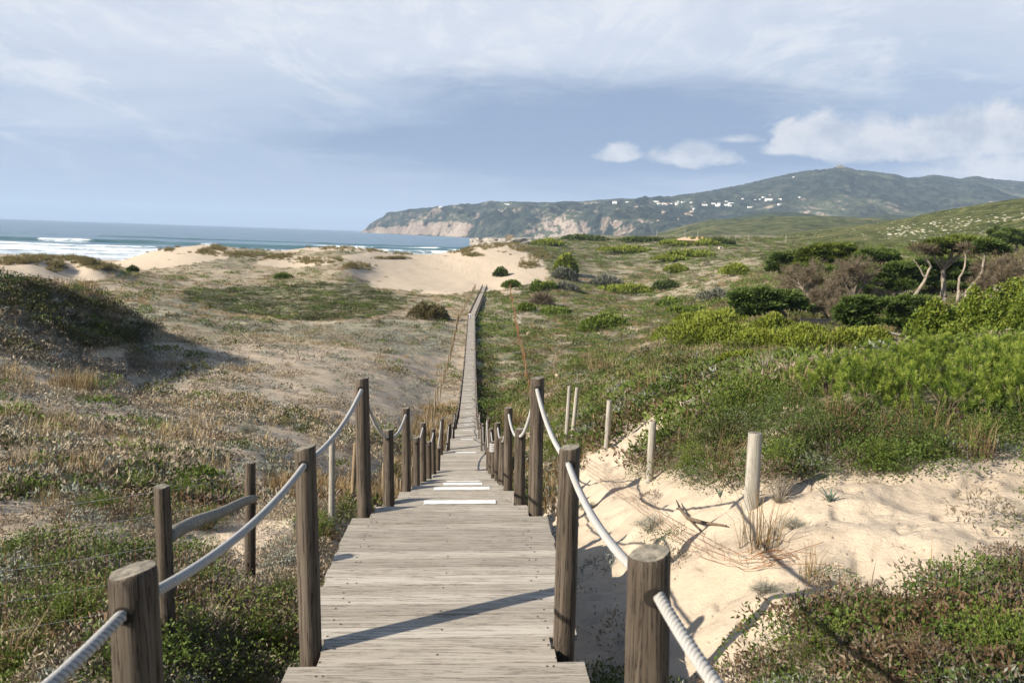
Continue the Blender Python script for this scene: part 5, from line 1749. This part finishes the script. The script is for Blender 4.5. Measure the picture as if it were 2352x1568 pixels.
# broad-leaved hedge below the trees
for k, a in enumerate([(2150, 760, 130, 60, 'leafy hedge bush at the left end of the bright hedge'), (2230, 750, 150, 78, 'bright leafy hedge bush in the middle of the hedge'), (2310, 745, 150, 84, 'bright leafy hedge bush right of the middle'), (2390, 750, 150, 90, 'leafy hedge bush cut by the right edge'),
                       (2200, 790, 140, 50, 'leafy hedge bush low in front of the hedge'), (2320, 800, 170, 60, 'shaded leafy bush right at the foot of the hedge')]):
    mound(a[0], a[1], a[2], a[3], 'ivy', a[4], 'hedge_bush', 'hedge', 'leafy hedge below the trees', 56 + 3 * (k % 3) - (12 if k > 3 else 0))

# ------------------------------------------------------------------ trees
def tree(name, lab, Y, trunk, pads, mat, tmat, rad, branches=(), leaf=(.50, .13), dens=1.35, group='trees on the right', flat=True, twiggy=False):
    """trunk: [(px, py)], pads: [(px, py, w, h)] crown layers, all at about distance Y"""
    base = Vector(at(trunk[0][0], trunk[0][1], Y))
    gzv = gz1(base.x, base.y)
    e = empty(name, (base.x, base.y, min(base.z, gzv)), lab, 'tree', group)
    O = Vector(e.location)
    g = Geo()
    def curve(pts, r0, r1, dy=0):
        P = [Vector(at(p[0], p[1], Y + (p[2] if len(p) > 2 else 0) + dy)) for p in pts]
        Q = []
        for i in range(len(P) - 1):
            for q in range(4): Q.append(P[i].lerp(P[i + 1], q / 4))
        Q.append(P[-1])
        n = len(Q)
        Q = [p + Vector((random.gauss(0, .03), random.gauss(0, .05), 0)) * (0 < i < n - 1) for i, p in enumerate(Q)]
        g.tube([p - O for p in Q], [r0 + (r1 - r0) * (i / (n - 1)) ** .7 for i in range(n)], 9)
        return P
    tp = curve(trunk, rad, rad * .45)
    if base.z > gzv: g.tube([Vector((0, 0, -.3)), base - O + Vector((0, 0, .1))], [rad * 1.3, rad], 9)
    for b in branches: curve(b[0], b[1], b[1] * .35)
    top = tp[-1]
    parts = []
    for (px, py, w, h) in pads:
        dyv = random.uniform(-1, 1) * w * Y / PF * .35
        c = Vector(at(px, py, Y + dyv))
        rx, rz = w / 2 * Y / PF, h / 2 * Y / PF
        ry = rx * .8
        n = int(dens * (w * h * 1.1 + 90))
        d = rnd_dirs(n, .15, G4)
        rr = G4.uniform(.45, 1.0, n) ** .6
        lump = .75 + .5 * vnoise(d[:, 0] * 2 + px, d[:, 1] * 2 + d[:, 2] * 2 + py, 3)
        P = np.array(c - O) + d * rr[:, None] * lump[:, None] * np.array([rx, ry, rz])
        Dr = unit(d * np.array([1, 1, .35]) + np.array([0, 0, .25]) + G4.normal(0, .4, (n, 3)))
        tn = np.clip(.3 + .35 * d[:, 2] * rr + G4.normal(0, .18, n), 0, 1)  # tint rises with height in each pad, painting the tops as lit
        if twiggy:
            Dr = unit(d * .8 + np.array([0, 0, .5]) + G4.normal(0, .5, (n, 3)))
        parts.append(leaves(P, Dr, leaf[0] * G4.uniform(.6, 1.4, n), leaf[1], tn, G4))
        # limb into the pad
        start = tp[-1] if len(tp) < 3 else random.choice(tp[-2:])
        mid = start.lerp(c, .55) + Vector((0, 0, -.15 * (c - start).length * .4))
        g.tube([start - O, mid - O, c - O], [rad * .32, rad * .2, rad * .06], 6)
    tr = g.build('trunk', tmat, e, True)
    veg_obj('crown', join(parts), mat, e)
    return e
m_bark = simple_mat('cypress_bark', (.225, .19, .15), .95, .45, 1.6)
m_barkd = simple_mat('dark_bark', (.105, .085, .066), .95, .4, 1.6)
def layers(cx, cy, w, h, n, seed):
    rr = random.Random(seed); out = []; n = int(n * 1.7)
    for k in range(n):
        q = rr.uniform(-1, 1); v = rr.uniform(-1, 1)
        lim = math.sqrt(max(0.05, 1 - (v * .9) ** 2)) if v < 0 else 1
        out.append((cx + q * w * .40 * lim, cy + v * h * .42, w * rr.uniform(.20, .36), max(9, h * rr.uniform(.09, .17))))
    return out
tree('cypress_tree', 'tall cypress with pale forked trunk and spreading flat crown', 112, [(2167, 684), (2168, 650), (2166, 622), (2172, 606)],
     [(2165, 557, 70, 16), (2205, 550, 70, 16), (2130, 566, 50, 14), (2190, 566, 60, 14), (2150, 580, 46, 10), (2230, 556, 60, 18), (2250, 566, 50, 14), (2215, 575, 44, 10)], m_cypy, m_bark, .46,
     [([(2170, 612), (2185, 592), (2190, 575), (2176, 556)], .22), ([(2170, 612), (2150, 596), (2140, 580)], .18), ([(2172, 606), (2196, 590), (2215, 568)], .25)])
tree('cypress_tree', 'bare leaning cypress left of the tall forked one', 110, [(2098, 684), (2120, 652), (2128, 634), (2138, 612), (2130, 598)],
     [(2120, 578, 46, 9), (2105, 570, 36, 8), (2136, 574, 30, 8)], m_deadtwig, m_bark, .28, [([(2126, 640), (2112, 615), (2098, 595)], .16)], dens=.6, twiggy=True, leaf=(.9, .05))
tree('cypress_tree', 'thin pale cypress right of the tall forked one', 108, [(2202, 668), (2203, 640), (2214, 620), (2218, 590), (2214, 576)],
     [(2232, 586, 30, 8), (2222, 570, 40, 10)], m_deadtwig, m_bark, .20, [([(2214, 582), (2228, 574), (2232, 570)], .1)], dens=.6, twiggy=True, leaf=(.8, .05))
tree('cypress_tree', 'cypress with grey trunk curving up to the right end of the grove', 107, [(2222, 670), (2240, 648), (2254, 634), (2258, 606), (2262, 585)],
     [(2270, 560, 60, 16), (2290, 568, 50, 14), (2255, 572, 50, 12), (2300, 580, 34, 10)], m_cyp, m_bark, .28)
tree('cypress_tree', 'dark cypress standing behind the thicket at the right', 130, [(2262, 670), (2262, 640)], layers(2262, 636, 150, 76, 16, 31), m_cyp, m_barkd, .35)
tree('cypress_tree', 'cypress behind the brown leafless tree in the middle', 132, [(1975, 660), (1975, 630)], layers(1972, 618, 130, 84, 18, 32), m_cypy, m_barkd, .35)
tree('cypress_tree', 'dark cypress behind the forked trunks', 125, [(2150, 668), (2152, 640)], layers(2160, 628, 210, 76, 20, 3), m_cyp, m_barkd, .35)
tree('cypress_tree', 'rounded cypress in the middle of the grove with layered top', 128, [(1905, 655), (1903, 620)], layers(1905, 606, 150, 104, 26, 4), m_cypy, m_barkd, .4)
tree('cypress_tree', 'cypress with drooping layers right of the rounded one', 122, [(2020, 650), (2018, 620)], layers(2018, 615, 125, 100, 24, 5), m_cyp, m_barkd, .4)
tree('cypress_tree', 'cypress filling the gap below the layered tops', 116, [(2052, 670), (2052, 645)], layers(2062, 636, 130, 70, 17, 6), m_cyp, m_barkd, .35)
tree('cypress_tree', 'cypress with low boughs under the rounded one', 118, [(1945, 668), (1944, 645)], layers(1945, 645, 190, 66, 20, 21), m_cyp, m_barkd, .35)
tree('cypress_tree', 'cypress between the brown leafless trees at the back left', 126, [(1862, 660), (1860, 640)], layers(1858, 632, 120, 66, 15, 22), m_cypy, m_barkd, .35)
tree('cypress_tree', 'small ragged cypress at the left end of the grove', 130, [(1812, 650), (1808, 620)], layers(1808, 608, 96, 66, 13, 7), m_cyp, m_barkd, .35)
tree('cypress_tree', 'low wide dark cypress at the front left of the grove', 96, [(1800, 722), (1780, 705)], layers(1765, 690, 180, 62, 20, 8), m_cyp, m_barkd, .4, leaf=(.55, .2), dens=1.3)
tree('cypress_tree', 'small dark cypress in front beside the grassy lane', 80, [(1990, 752), (1988, 735)], layers(1985, 715, 120, 64, 16, 9), m_cyp, m_barkd, .28, leaf=(.45, .16), dens=1.2)
tree('cypress_tree', 'dark cypress against the left end of the bright hedge', 78, [(2082, 768), (2080, 740)], layers(2085, 718, 130, 76, 18, 10), m_cyp, m_barkd, .3, leaf=(.45, .16), dens=1.2)
tree('cypress_tree', 'green tree on the slope at the upper right edge', 170, [(2335, 572), (2335, 555)], layers(2330, 545, 90, 42, 12, 11), m_cyp, m_barkd, .35)
tree('cypress_tree', 'dark cone shaped tree left of the green tree at the upper right edge', 180, [(2286, 565), (2286, 545)], layers(2286, 537, 36, 36, 6, 12), m_cyp, m_barkd, .3)
def dead_tree(lab, px, pyb, pyt, wpx, Y, seed, mat, tmat, r0, depth=5):
    """leafless tree: limbs fork again and again into a haze of twigs"""
    rr = random.Random(seed)
    b = Vector(at(px, pyb, Y)); b.z = min(b.z, gz1(b.x, b.y))
    top = Vector(at(px, pyt, Y)); H = top.z - b.z; Wd = wpx * Y / PF
    e = empty('dead_tree', b, lab, 'tree', 'dead trees in the grove')
    g = Geo(); tw = []
    def grow(p, d, L, r, k):
        pts = [p]; q = p
        for i in range(3):
            d = (d + Vector((rr.gauss(0, .18), rr.gauss(0, .18), rr.gauss(.03, .10)))).normalized()
            q = q + d * (L / 3); pts.append(q)
        if k < 3: g.tube(pts, [r, r * .88, r * .76, r * .62], 6 if k < 2 else 4, cap=False)
        else: tw.append((pts[0], pts[1], r)); tw.append((pts[1], pts[3], r * .8))
        if k >= depth: return
        for j in range(rr.choice((3, 3, 4)) if k < depth - 1 else 4):
            sp = .75 if k else .95
            nd = (d + Vector((rr.gauss(0, sp), rr.gauss(0, sp), rr.gauss(.10, .35)))).normalized()
            grow(pts[rr.choice((2, 3, 3))], nd, L * rr.uniform(.55, .82), r * .55, k + 1)
    for s_ in range(rr.choice((2, 3))):
        d0 = Vector((rr.gauss(0, .35), rr.gauss(0, .35), 1)).normalized()
        grow(Vector((rr.gauss(0, .3), rr.gauss(0, .3), -.2)), d0, H * .36, r0, 0)
    P0 = np.array([tuple(x[0]) for x in tw]); P1 = np.array([tuple(x[1]) for x in tw])
    # squeeze into the tree's own width and height
    mx_ = max(1e-3, np.percentile(np.abs(P1[:, 0]), 96)); mz = np.percentile(P1[:, 2], 99)
    kx, kz = Wd / 2 / mx_, H / mz
    K = np.array([kx, kx, kz])
    g.v = [(v[0] * kx, v[1] * kx, v[2] * kz) for v in g.v]
    P0, P1 = P0 * K, P1 * K
    D_ = P1 - P0; L_ = np.linalg.norm(D_, axis=1)
    parts = [leaves(P0, unit(D_), L_ * 1.1, .05, G4.uniform(.1, .8, len(P0)), G4)]
    n = len(P0) * 5
    I = G4.integers(0, len(P0), n)
    Q = P0[I] + D_[I] * G4.uniform(.2, 1, (n, 1))
    parts.append(leaves(Q, unit(unit(D_)[I] + G4.normal(0, .6, (n, 3)) + [0, 0, .15]), G4.uniform(.25, .8, n), .028, G4.uniform(.2, 1, n), G4))
    g.build('trunk', tmat, e, True)
    veg_obj('twigs', join(parts), mat, e)
    return e
dead_tree('brown leafless tree spreading in front of the grove', 1968, 692, 594, 140, 104, 3, m_deadtwig, m_barkd, .30)
dead_tree('brown leafless bush tree under the rounded cypress', 1848, 668, 604, 90, 108, 4, m_deadtwig, m_bark, .2)
dead_tree('small brown dead tree beside the shaded wall', 1905, 718, 660, 84, 98, 5, m_deadtwig, m_barkd, .18)
dead_tree('grey leafless tree thicket at the right edge', 2322, 668, 580, 120, 105, 6, m_deadtwig, m_greytwig, .2)
dead_tree('pale leafless tree between the thicket and the grove', 2285, 672, 612, 60, 103, 7, m_deadtwig, m_greytwig, .15)

# dark wall in the grassy lane, fallen timber
p = Vector(at(1880, 742, 92)); p.z = gz1(p.x, p.y)
g = Geo()
g.box((0, 0, .35), (4.2, .35, 1.5))
g.box((0, 0, 1.13), (4.3, .42, .08))
o = g.build('low_wall', simple_mat('dark_wall', (.035, .034, .032), .9, .3, 3)); o.location = p
tag(o, 'low dark wall in the shade beside the grassy lane', 'wall')
p = Vector(at(2045, 765, 74)); p.z = gz1(p.x, p.y)
g = Geo()
g.tube([(-1.9, 0, .9), (0, .2, .6), (2.2, 0, .2), (3.4, -.4, .1)], [.12, .14, .10, .05], 8)
g.tube([(-1.7, .1, .1), (-1.6, .1, .95)], [.1, .1], 8)
o = g.build('fallen_trunk', m_greytwig, smooth=True); o.location = p
tag(o, 'fallen grey trunk lying under the front cypress', 'log')
# ------------------------------------------------------------------ people: one skinned body each, clothes as children
def skin_mesh(name, joints, edges, mat, root=0, sub=2):
    me = bpy.data.meshes.new(name)
    me.from_pydata([j[0] for j in joints], edges, [])
    o = bpy.data.objects.new(name, me); COL.objects.link(o)
    sk = o.modifiers.new('skin', 'SKIN')
    sk.use_smooth_shade = True
    ss = o.modifiers.new('sub', 'SUBSURF'); ss.levels = sub; ss.render_levels = sub
    for i, j in enumerate(joints):
        r = j[1] if isinstance(j[1], tuple) else (j[1], j[1])
        me.skin_vertices[0].data[i].radius = r
        me.skin_vertices[0].data[i].use_root = (i == root)
    dg = bpy.context.evaluated_depsgraph_get()
    ev = o.evaluated_get(dg)
    m2 = bpy.data.meshes.new_from_object(ev)
    o.modifiers.clear()
    o.data = m2
    m2.materials.clear(); m2.materials.append(mat)
    return o
def mk_skin(o): pass
m_skin = simple_mat('skin', (.32, .19, .13), .6, .1, 30)
m_white = simple_mat('white_cotton', (.78, .78, .80), .8, .06, 30)
m_bluew = simple_mat('pale_blue_cotton', (.48, .58, .74), .8, .08, 30)
m_black = simple_mat('black_cloth', (.02, .02, .024), .8, .2, 30)
m_hair = simple_mat('dark_hair', (.02, .015, .012), .7, .2, 60)
m_navy = simple_mat('dark_blue_cloth', (.025, .035, .07), .8, .2, 30)
def person(loc, rz, lab, top, bottom, short, arms, stride=.0, h=1.75, sleeves=True):
    e = empty('person', loc, lab, 'person', 'people on the dunes', rz)
    k = h / 1.75
    J = [((0, 0, .95), (.13, .10)), ((0, 0, 1.15), (.125, .095)), ((0, .0, 1.38), (.15, .10)), ((0, 0, 1.47), .06), ((0, .01, 1.53), .055), ((0, .02, 1.63), (.075, .095)), ((0, .02, 1.71), (.065, .08))]
    E = [(0, 1), (1, 2), (2, 3), (3, 4), (4, 5), (5, 6)]
    def limb(start, pts):
        p = start
        for q in pts:
            J.append(q); E.append((p, len(J) - 1)); p = len(J) - 1
    for s in (-1, 1):
        st = stride * s
        limb(0, [((s * .09, 0, .88), .09), ((s * .10, st * .5 + .02, .50), .055), ((s * .10, st, .10), .036), ((s * .11, st + .14, .03), .035)])
        el, hd = arms[0 if s < 0 else 1]
        limb(2, [((s * .19, 0, 1.40), .055), (el, .040), (hd, .027), ((hd[0] * 1.0, hd[1] + .05, hd[2] - .05), .026)])
    J2 = [((a[0] * k, a[1] * k, a[2] * k), r) for a, r in J]
    body = skin_mesh('body', J2, E, m_skin); body.parent = e
    def cloth(name, idx_pts, edges, mat):
        o = skin_mesh(name, [((a[0] * k, a[1] * k, a[2] * k), r) for a, r in idx_pts], edges, mat); o.parent = e
    ts = [((0, 0, .93), (.15, .115)), ((0, 0, 1.15), (.145, .112)), ((0, 0, 1.40), (.165, .115)), ((0, 0, 1.47), .075)]
    te = [(0, 1), (1, 2), (2, 3)]
    for s in (-1, 1):
        el, hd = arms[0 if s < 0 else 1]
        ts.append(((s * .19, 0, 1.40), .07)); te.append((2, len(ts) - 1))
        if sleeves:
            ts.append((el, .058)); te.append((len(ts) - 2, len(ts) - 1))
            ts.append((tuple(np.array(el) * .35 + np.array(hd) * .65), .045)); te.append((len(ts) - 2, len(ts) - 1))
    cloth('shirt', ts, te, top)
    bs = [((0, 0, .98), (.15, .115))]; be = []
    for s in (-1, 1):
        st = stride * s
        bs.append(((s * .09, 0, .86), .105)); be.append((0, len(bs) - 1))
        bs.append(((s * .105, st * .5 + .01, .55), .088)); be.append((len(bs) - 2, len(bs) - 1))
        if not short:
            bs.append(((s * .10, st, .09), .06)); be.append((len(bs) - 2, len(bs) - 1))
    cloth('shorts' if short else 'trousers', bs, be, bottom)
    hr = [((0, -.02, 1.62), (.085, .09)), ((0, 0, 1.70), (.078, .095)), ((0, .01, 1.74), (.06, .075))]
    cloth('hair', hr, [(0, 1), (1, 2)], m_hair)
    return e
pw = Vector(at(1090, 717, 169)); 
c, rg, fw = frame(165.0)
person(c + rg * -.35 + Vector((0, 0, -18.13)), math.pi + .25, 'person in white top and pale shorts walking on the boardwalk at its bend', m_white, m_bluew, True, [((-.26, .06, 1.15), (-.08, .22, 1.20)), ((.26, .06, 1.15), (.10, .22, 1.24))], .16)
h = hit(1519, 692)
person(h, math.pi * .8, 'person dressed in black standing on the green clearing of the right plain', m_black, m_black, False, [((-.24, .0, 1.14), (-.24, .08, .90)), ((.24, .0, 1.14), (.24, .08, .90))], .05)
h = hit(30, 598) if hit(30, 598).y > 300 else hit(30, 594)
hb = Vector(at(31, 598.5, 480)); hb.z = gz1(hb.x, hb.y)
person(hb, 1.2, 'person in dark clothes on the beach by the white surf at far left', m_navy, m_black, False, [((-.3, .0, 1.2), (-.42, .1, 1.1)), ((.3, .0, 1.2), (.42, .1, 1.1))], .12)

# ------------------------------------------------------------------ buildings
m_cream = simple_mat('cream_render', (.58, .42, .20), .9, .1, 1)
m_tile = simple_mat('orange_roof_tile', (.52, .36, .24), .9, .2, 3)
m_wallw = simple_mat('white_render', (.74, .72, .68), .9, .06, .2)
m_rooft = simple_mat('red_roof_tile', (.36, .20, .14), .9, .2, .3)
m_flat = simple_mat('pale_flat_roof', (.62, .60, .57), .9, .1, .3)
m_stone = simple_mat('old_stone', (.21, .175, .13), .95, .4, .8)
m_glass = simple_mat('window_glass', (.03, .035, .04), .3, .1, 3)
def box_bm(g, x0, x1, y0, y1, z0, z1, mi=0):
    g.box(((x0 + x1) / 2, (y0 + y1) / 2, (z0 + z1) / 2), (x1 - x0, y1 - y0, z1 - z0), mi)
def hip(g, x0, x1, y0, y1, z, h, over=.6):
    x0 -= over; x1 += over; y0 -= over; y1 += over
    w, d = x1 - x0, y1 - y0
    if w >= d:
        r = [(x0 + d / 2, (y0 + y1) / 2, z + h), (x1 - d / 2, (y0 + y1) / 2, z + h)]
        v = [(x0, y0, z), (x1, y0, z), (x1, y1, z), (x0, y1, z)] + r
        g.add(v, [(0, 1, 5, 4), (1, 2, 5), (2, 3, 4, 5), (3, 0, 4), (3, 2, 1, 0)])
    else:
        r = [((x0 + x1) / 2, y0 + w / 2, z + h), ((x0 + x1) / 2, y1 - w / 2, z + h)]
        v = [(x0, y0, z), (x1, y0, z), (x1, y1, z), (x0, y1, z)] + r
        g.add(v, [(0, 1, 4), (1, 2, 5, 4), (2, 3, 5), (3, 0, 4, 5), (3, 2, 1, 0)])
# the villa with the orange roof
p = Vector(at(1590, 556, 425)); p.z = min(gz1(p.x, p.y), p.z) - .2
villa = empty('villa', p, 'cream villa with a broad orange tiled hip roof in the scrub', 'house')
g = Geo(); top = at(1590, 543, 425)[2] - p.z
S = 425 / PF
ze = at(1590, 552.5, 425)[2] - p.z
g2 = Geo()
box_bm(g, -30 * S, 0 * S, 0, 9, -2, ze); g.build('wall', m_cream, villa)
g = Geo(); box_bm(g, 0 * S + .02, 36 * S, 2, 10, -2, ze - .25); g.build('wall', m_cream, villa)
g = Geo(); hip(g, -32 * S, 4 * S, 0, 9, ze, 1.7, .8); g.build('roof', m_tile, villa)
g = Geo(); hip(g, 2 * S, 37 * S, 2.2, 10, ze - .1, 1.4, .8); rf2 = g.build('roof', m_tile, villa)
for cx, cz in ((-3, 1.0), (15, 1.1), (27, 1.2), (36, .3)):
    g = Geo(); box_bm(g, cx * S - .45, cx * S + .45, 4.5, 5.3, ze + .3, ze + cz + .7); box_bm(g, cx * S - .55, cx * S + .55, 4.4, 5.4, ze + cz + .72, ze + cz + .9); g.build('chimney', m_cream, rf2)
for cx in (-22, -12, 12, 24):
    g = Geo(); yf = -.03 if cx < 0 else 1.97
    box_bm(g, cx * S - .6, cx * S + .6, yf, yf + .05, ze - 1.9, ze - .7); g.build('window', m_glass, villa)
# the stone fort on the low headland
p = Vector(at(1157, 546, 560)); gzp = gz1(p.x, p.y); p.z = min(p.z, gzp + 1)
fort = empty('stone_fort', p, 'ruined low stone fort on the rocky point above the surf', 'fort')
S = 560 / PF
g = Geo(); zt = at(1157, 536, 560)[2] - p.z
box_bm(g, -24 * S, 3 * S, 0, 9, -4, zt * .55); g.build('wall', m_stone, fort)
g = Geo(); box_bm(g, 4 * S, 22 * S, 1, 10, -4, zt * .93); g.build('wall', m_stone, fort)
g = Geo(); box_bm(g, 4 * S + .4, 22 * S - .4, 1.4, 9.6, zt * .93 + .01, zt * .93 + .25); g.build('roof', m_stone, fort)
for cx in (9, 17):
    g = Geo(); box_bm(g, cx * S - .5, cx * S + .5, .96, 1.0, zt * .35, zt * .6); g.build('window', m_glass, fort)
# rocks round the point
for k, (px, py, Y, sx, sz, lab) in enumerate([(1091, 557, 720, 5, 4.5, 'dark sea stack standing in the surf left of the point'), (1110, 556, 600, 10, 3.4, 'grey boulder heap at the tip of the rocky point'), (1140, 554, 590, 12, 3, 'grey rock slab below the left wall of the fort'),
                                             (1175, 553, 580, 14, 3, 'grey rock ledge below the right wall of the fort'), (1205, 556, 560, 11, 2.5, 'grey rocks sloping down right of the fort'), (1125, 561, 560, 10, 2.4, 'grey boulders behind the crest of the big dune'), (1162, 561, 545, 12, 2.2, 'flat grey rocks in front of the fort')]):
    q = Vector(at(px, py, Y)); 
    tag(put(rock_mesh('rock', sx, sx * .7, sz * 1.3, 80 + k, m_rockgrey, 3, .4), 'rock', q - Vector((0, 0, sz * .8)), (0, 0, k)), lab, 'rock', 'rocks of the low point')
# white houses of the hillside village
def z3(x, y): return ((2500 + x * .3401) * .5742, (700 + y * .3401) * .5742)
HS = [(30, 324, 60, 9, 0), (140, 384, 60, 20, 2), (345, 316, 120, 10, 0), (400, 345, 50, 24, 1), (455, 347, 60, 22, 1), (505, 350, 44, 24, 2), (545, 346, 30, 20, 1), (610, 352, 40, 30, 0), (625, 326, 24, 18, 0), (690, 324, 50, 9, 0), (780, 328, 40, 9, 0),
      (938, 362, 76, 20, 0), (785, 374, 30, 12, 2), (816, 406, 30, 18, 0), (785, 438, 54, 22, 2), (735, 470, 62, 26, 2), (770, 474, 60, 14, 2), (1040, 345, 60, 16, 0), (1108, 360, 36, 34, 0), (1085, 372, 60, 28, 0), (1195, 362, 70, 20, 0), (1240, 370, 40, 20, 0), (1195, 318, 40, 14, 0), (1245, 336, 80, 12, 0),
      (1385, 286, 34, 12, 0), (1475, 390, 70, 20, 0), (1530, 298, 28, 12, 0), (1588, 292, 22, 9, 0), (1636, 268, 40, 12, 0), (1690, 300, 104, 24, 0), (1707, 240, 34, 12, 2), (1825, 292, 40, 16, 0), (1825, 352, 40, 14, 0), (2061, 268, 16, 12, 0), (450, 446, 50, 24, 2), (625, 524, 30, 14, 2), (1985, 30, 14, 8, 0), (400, 540, 36, 14, 2)]
UNI = {11: 'long white building with a dark window band in the middle of the village', 18: 'tallest white block of the village', 29: 'long white house highest among the trees to the right of the village', 25: 'white house on the rocky spur below the village', 36: 'lone white building high on the bare mountain slope', 8: 'white tower above the left row of houses', 14: 'pinkish house among the rocks under the village', 33: 'lone white cottage at the far right of the village'}
for k, (x, y, w, hh, kind) in enumerate(HS):
    px, py = z3(x, y)
    q = hit(px, py, mbvh)
    if q is None: continue
    S = .3401 * .5742 * q.y / PF
    W_, H_ = max(w * S * .8, 8), max(hh * S * .95, 5)
    e = empty('hill_house', q - Vector((0, 0, 0)), UNI.get(k) or ('white house in the row at the left end of the village' if x < 700 and y < 360 else ('white house of the cluster in the middle of the village' if x < 1300 and y < 380 else ('scattered white house among the trees right of the village' if x >= 1300 else 'pale house among the rocks below the village'))), 'house', 'houses of the hillside village', random.uniform(-.25, .25))
    g = Geo(); box_bm(g, -W_ / 2, W_ / 2, 0, 14, -12, H_ * (.72 if kind else .9)); g.build('wall', m_wallw if kind < 2 else simple_mat('pinkish_render', (.50, .40, .33), .9, .1, .2), e)
    g = Geo()
    if kind: hip(g, -W_ / 2, W_ / 2, 0, 14, H_ * .72 + .02, H_ * .4, .5)
    else: box_bm(g, -W_ / 2 - .3, W_ / 2 + .3, -.3, 14.3, H_ * .9 + .02, H_ * .9 + 1.0)
    g.build('roof', m_rooft if kind else m_flat, e)
    if W_ > 9:
        nwin = max(2, int(W_ / 7))
        for j in range(min(nwin, 5)):
            cx = -W_ / 2 + W_ * (j + .5) / min(nwin, 5)
            g = Geo(); box_bm(g, cx - 1.3, cx + 1.3, -.12, -.02, H_ * .3, H_ * .58); g.build('window', m_glass, e)
for (px, py, w, hh, lab) in [(1011.6, 476, 8, 3, 'small white lighthouse building on the headland top'), (1164, 468 + 2, 12, 3, 'flat white building near the edge of the headland'), (1412, 466.5, 10, 5, 'white house on the skyline between headland and mountain')]:
    q = hit(px, py + 1, mbvh) or hit(px, py + 4, mbvh)
    if q is None: continue
    S = q.y / PF
    e = empty('hill_house', q, lab, 'house', 'houses of the hillside village')
    g = Geo(); box_bm(g, -w * S / 2, w * S / 2, 0, 12, -10, hh * S); g.build('wall', m_wallw, e)
    g = Geo(); box_bm(g, -w * S / 2 - .3, w * S / 2 + .3, -.3, 12.3, hh * S + .02, hh * S + 1); g.build('roof', m_flat, e)
q = Vector(at(1930, 384.5, 5130))
e = empty('summit_chapel', q - Vector((0, 0, 14)), 'stone building crowning the mountain summit', 'building')
g = Geo(); box_bm(g, -24, 24, -8, 12, -10, 22); g.build('wall', m_stone, e)
g = Geo(); box_bm(g, -8, 10, -5, 9, 22.02, 30); g.build('tower', m_stone, e)

# ------------------------------------------------------------------ poles on the plateau
for k, (x, yt, yb) in enumerate([(1303, 708, 762), (1345, 724, 764), (1450, 693, 790), (1893, 703, 770), (707, 640, 696), (378, 650, 690), (858, 665, 706), (1188, 715, 735), (1225, 728, 745)]):
    px, py = z3(x, yb)
    Y = 470 + 20 * (k % 3)
    b = Vector(at(px, py, Y)); hgt = (yb - yt) * .3401 * .5742 * Y / PF
    b.z = min(b.z, gz1(b.x, b.y))
    o = put(simple_post('utility_pole', at(*z3(x, yt), Y)[2] - b.z, .20, 800 + k, [m_postpale, m_end], 1, 8), 'utility_pole', b)
    tag(o, ['pole right of the orange roofed house, first of a close pair', 'shorter pole of the close pair right of the orange roofed house', 'tallest pole on the plateau right of the orange roofed house', 'lone pole far right of the tall one on the plateau', 'thin pole above the orange roof', 'pole left of the orange roofed house', 'short pole behind the right end of the orange roof', 'small pole right of the dark tree clump', 'smallest pole left of the close pair'][k], 'pole', 'poles on the plateau')
h = hit(*z3(1130, 875))
g = Geo(); S = h.y / PF
box_bm(g, -4 * S, 4 * S, 0, 2.0, -.5, 5 * S); box_bm(g, -4.4 * S, 4.4 * S, -.15, 2.15, 5 * S + .01, 5.6 * S)
o = g.build('stone_hut', m_rockpale); o.location = h
g = Geo(); box_bm(g, -.5, .4, -.05, .02, .2, 1.0); g.build('opening', m_glass, o)
tag(o, 'tiny pale stone hut with a dark opening below the orange roofed house', 'hut')

# ------------------------------------------------------------------ limestone on the green hill and pale boulders on the plateau
m_hillrock = simple_mat('weathered_limestone', (.34, .32, .25), .95, .3, 1.5)
G5 = np.random.default_rng(31)
bmq = bmesh.new(); bmesh.ops.create_icosphere(bmq, subdivisions=1, radius=1)
iv = np.array([v.co[:] for v in bmq.verts]); ifc = np.array([[v.index for v in f.verts] for f in bmq.faces]); bmq.free()
V, Fq, o_ = [], [], 0
def addrock(h, s):
    global o_
    v = iv * (1 + G5.normal(0, .22, (len(iv), 1))) * np.array([s * 1.5, s, s * .55]) + np.array([h.x, h.y, h.z])
    V.append(v); Fq.append(ifc + o_); o_ += len(iv)
cnt = 0
for _ in range(3600):
    px, py = G5.uniform(1640, 2420), G5.uniform(468, 556)
    band = (py > 555 - (px - 1900) * .13 - 14) * (py < 555 - (px - 1900) * .13 + 10) * (px > 2040)
    q = hit(px, py, gh_bvh)
    if q is None: continue
    dn = .06 + .42 * band * (fbm(q.x / 30, q.y / 60, 5, 3) > .48) + .26 * (fbm(q.x / 45, q.y / 60, 8, 3) > .54)
    if G5.uniform() < dn:
        addrock(q, G5.uniform(.3, .95) * (1.0 if band else .55))
o = mesh_np('limestone_rocks', np.concatenate(V), np.concatenate(Fq), m_hillrock)
tag(o, kind='stuff')
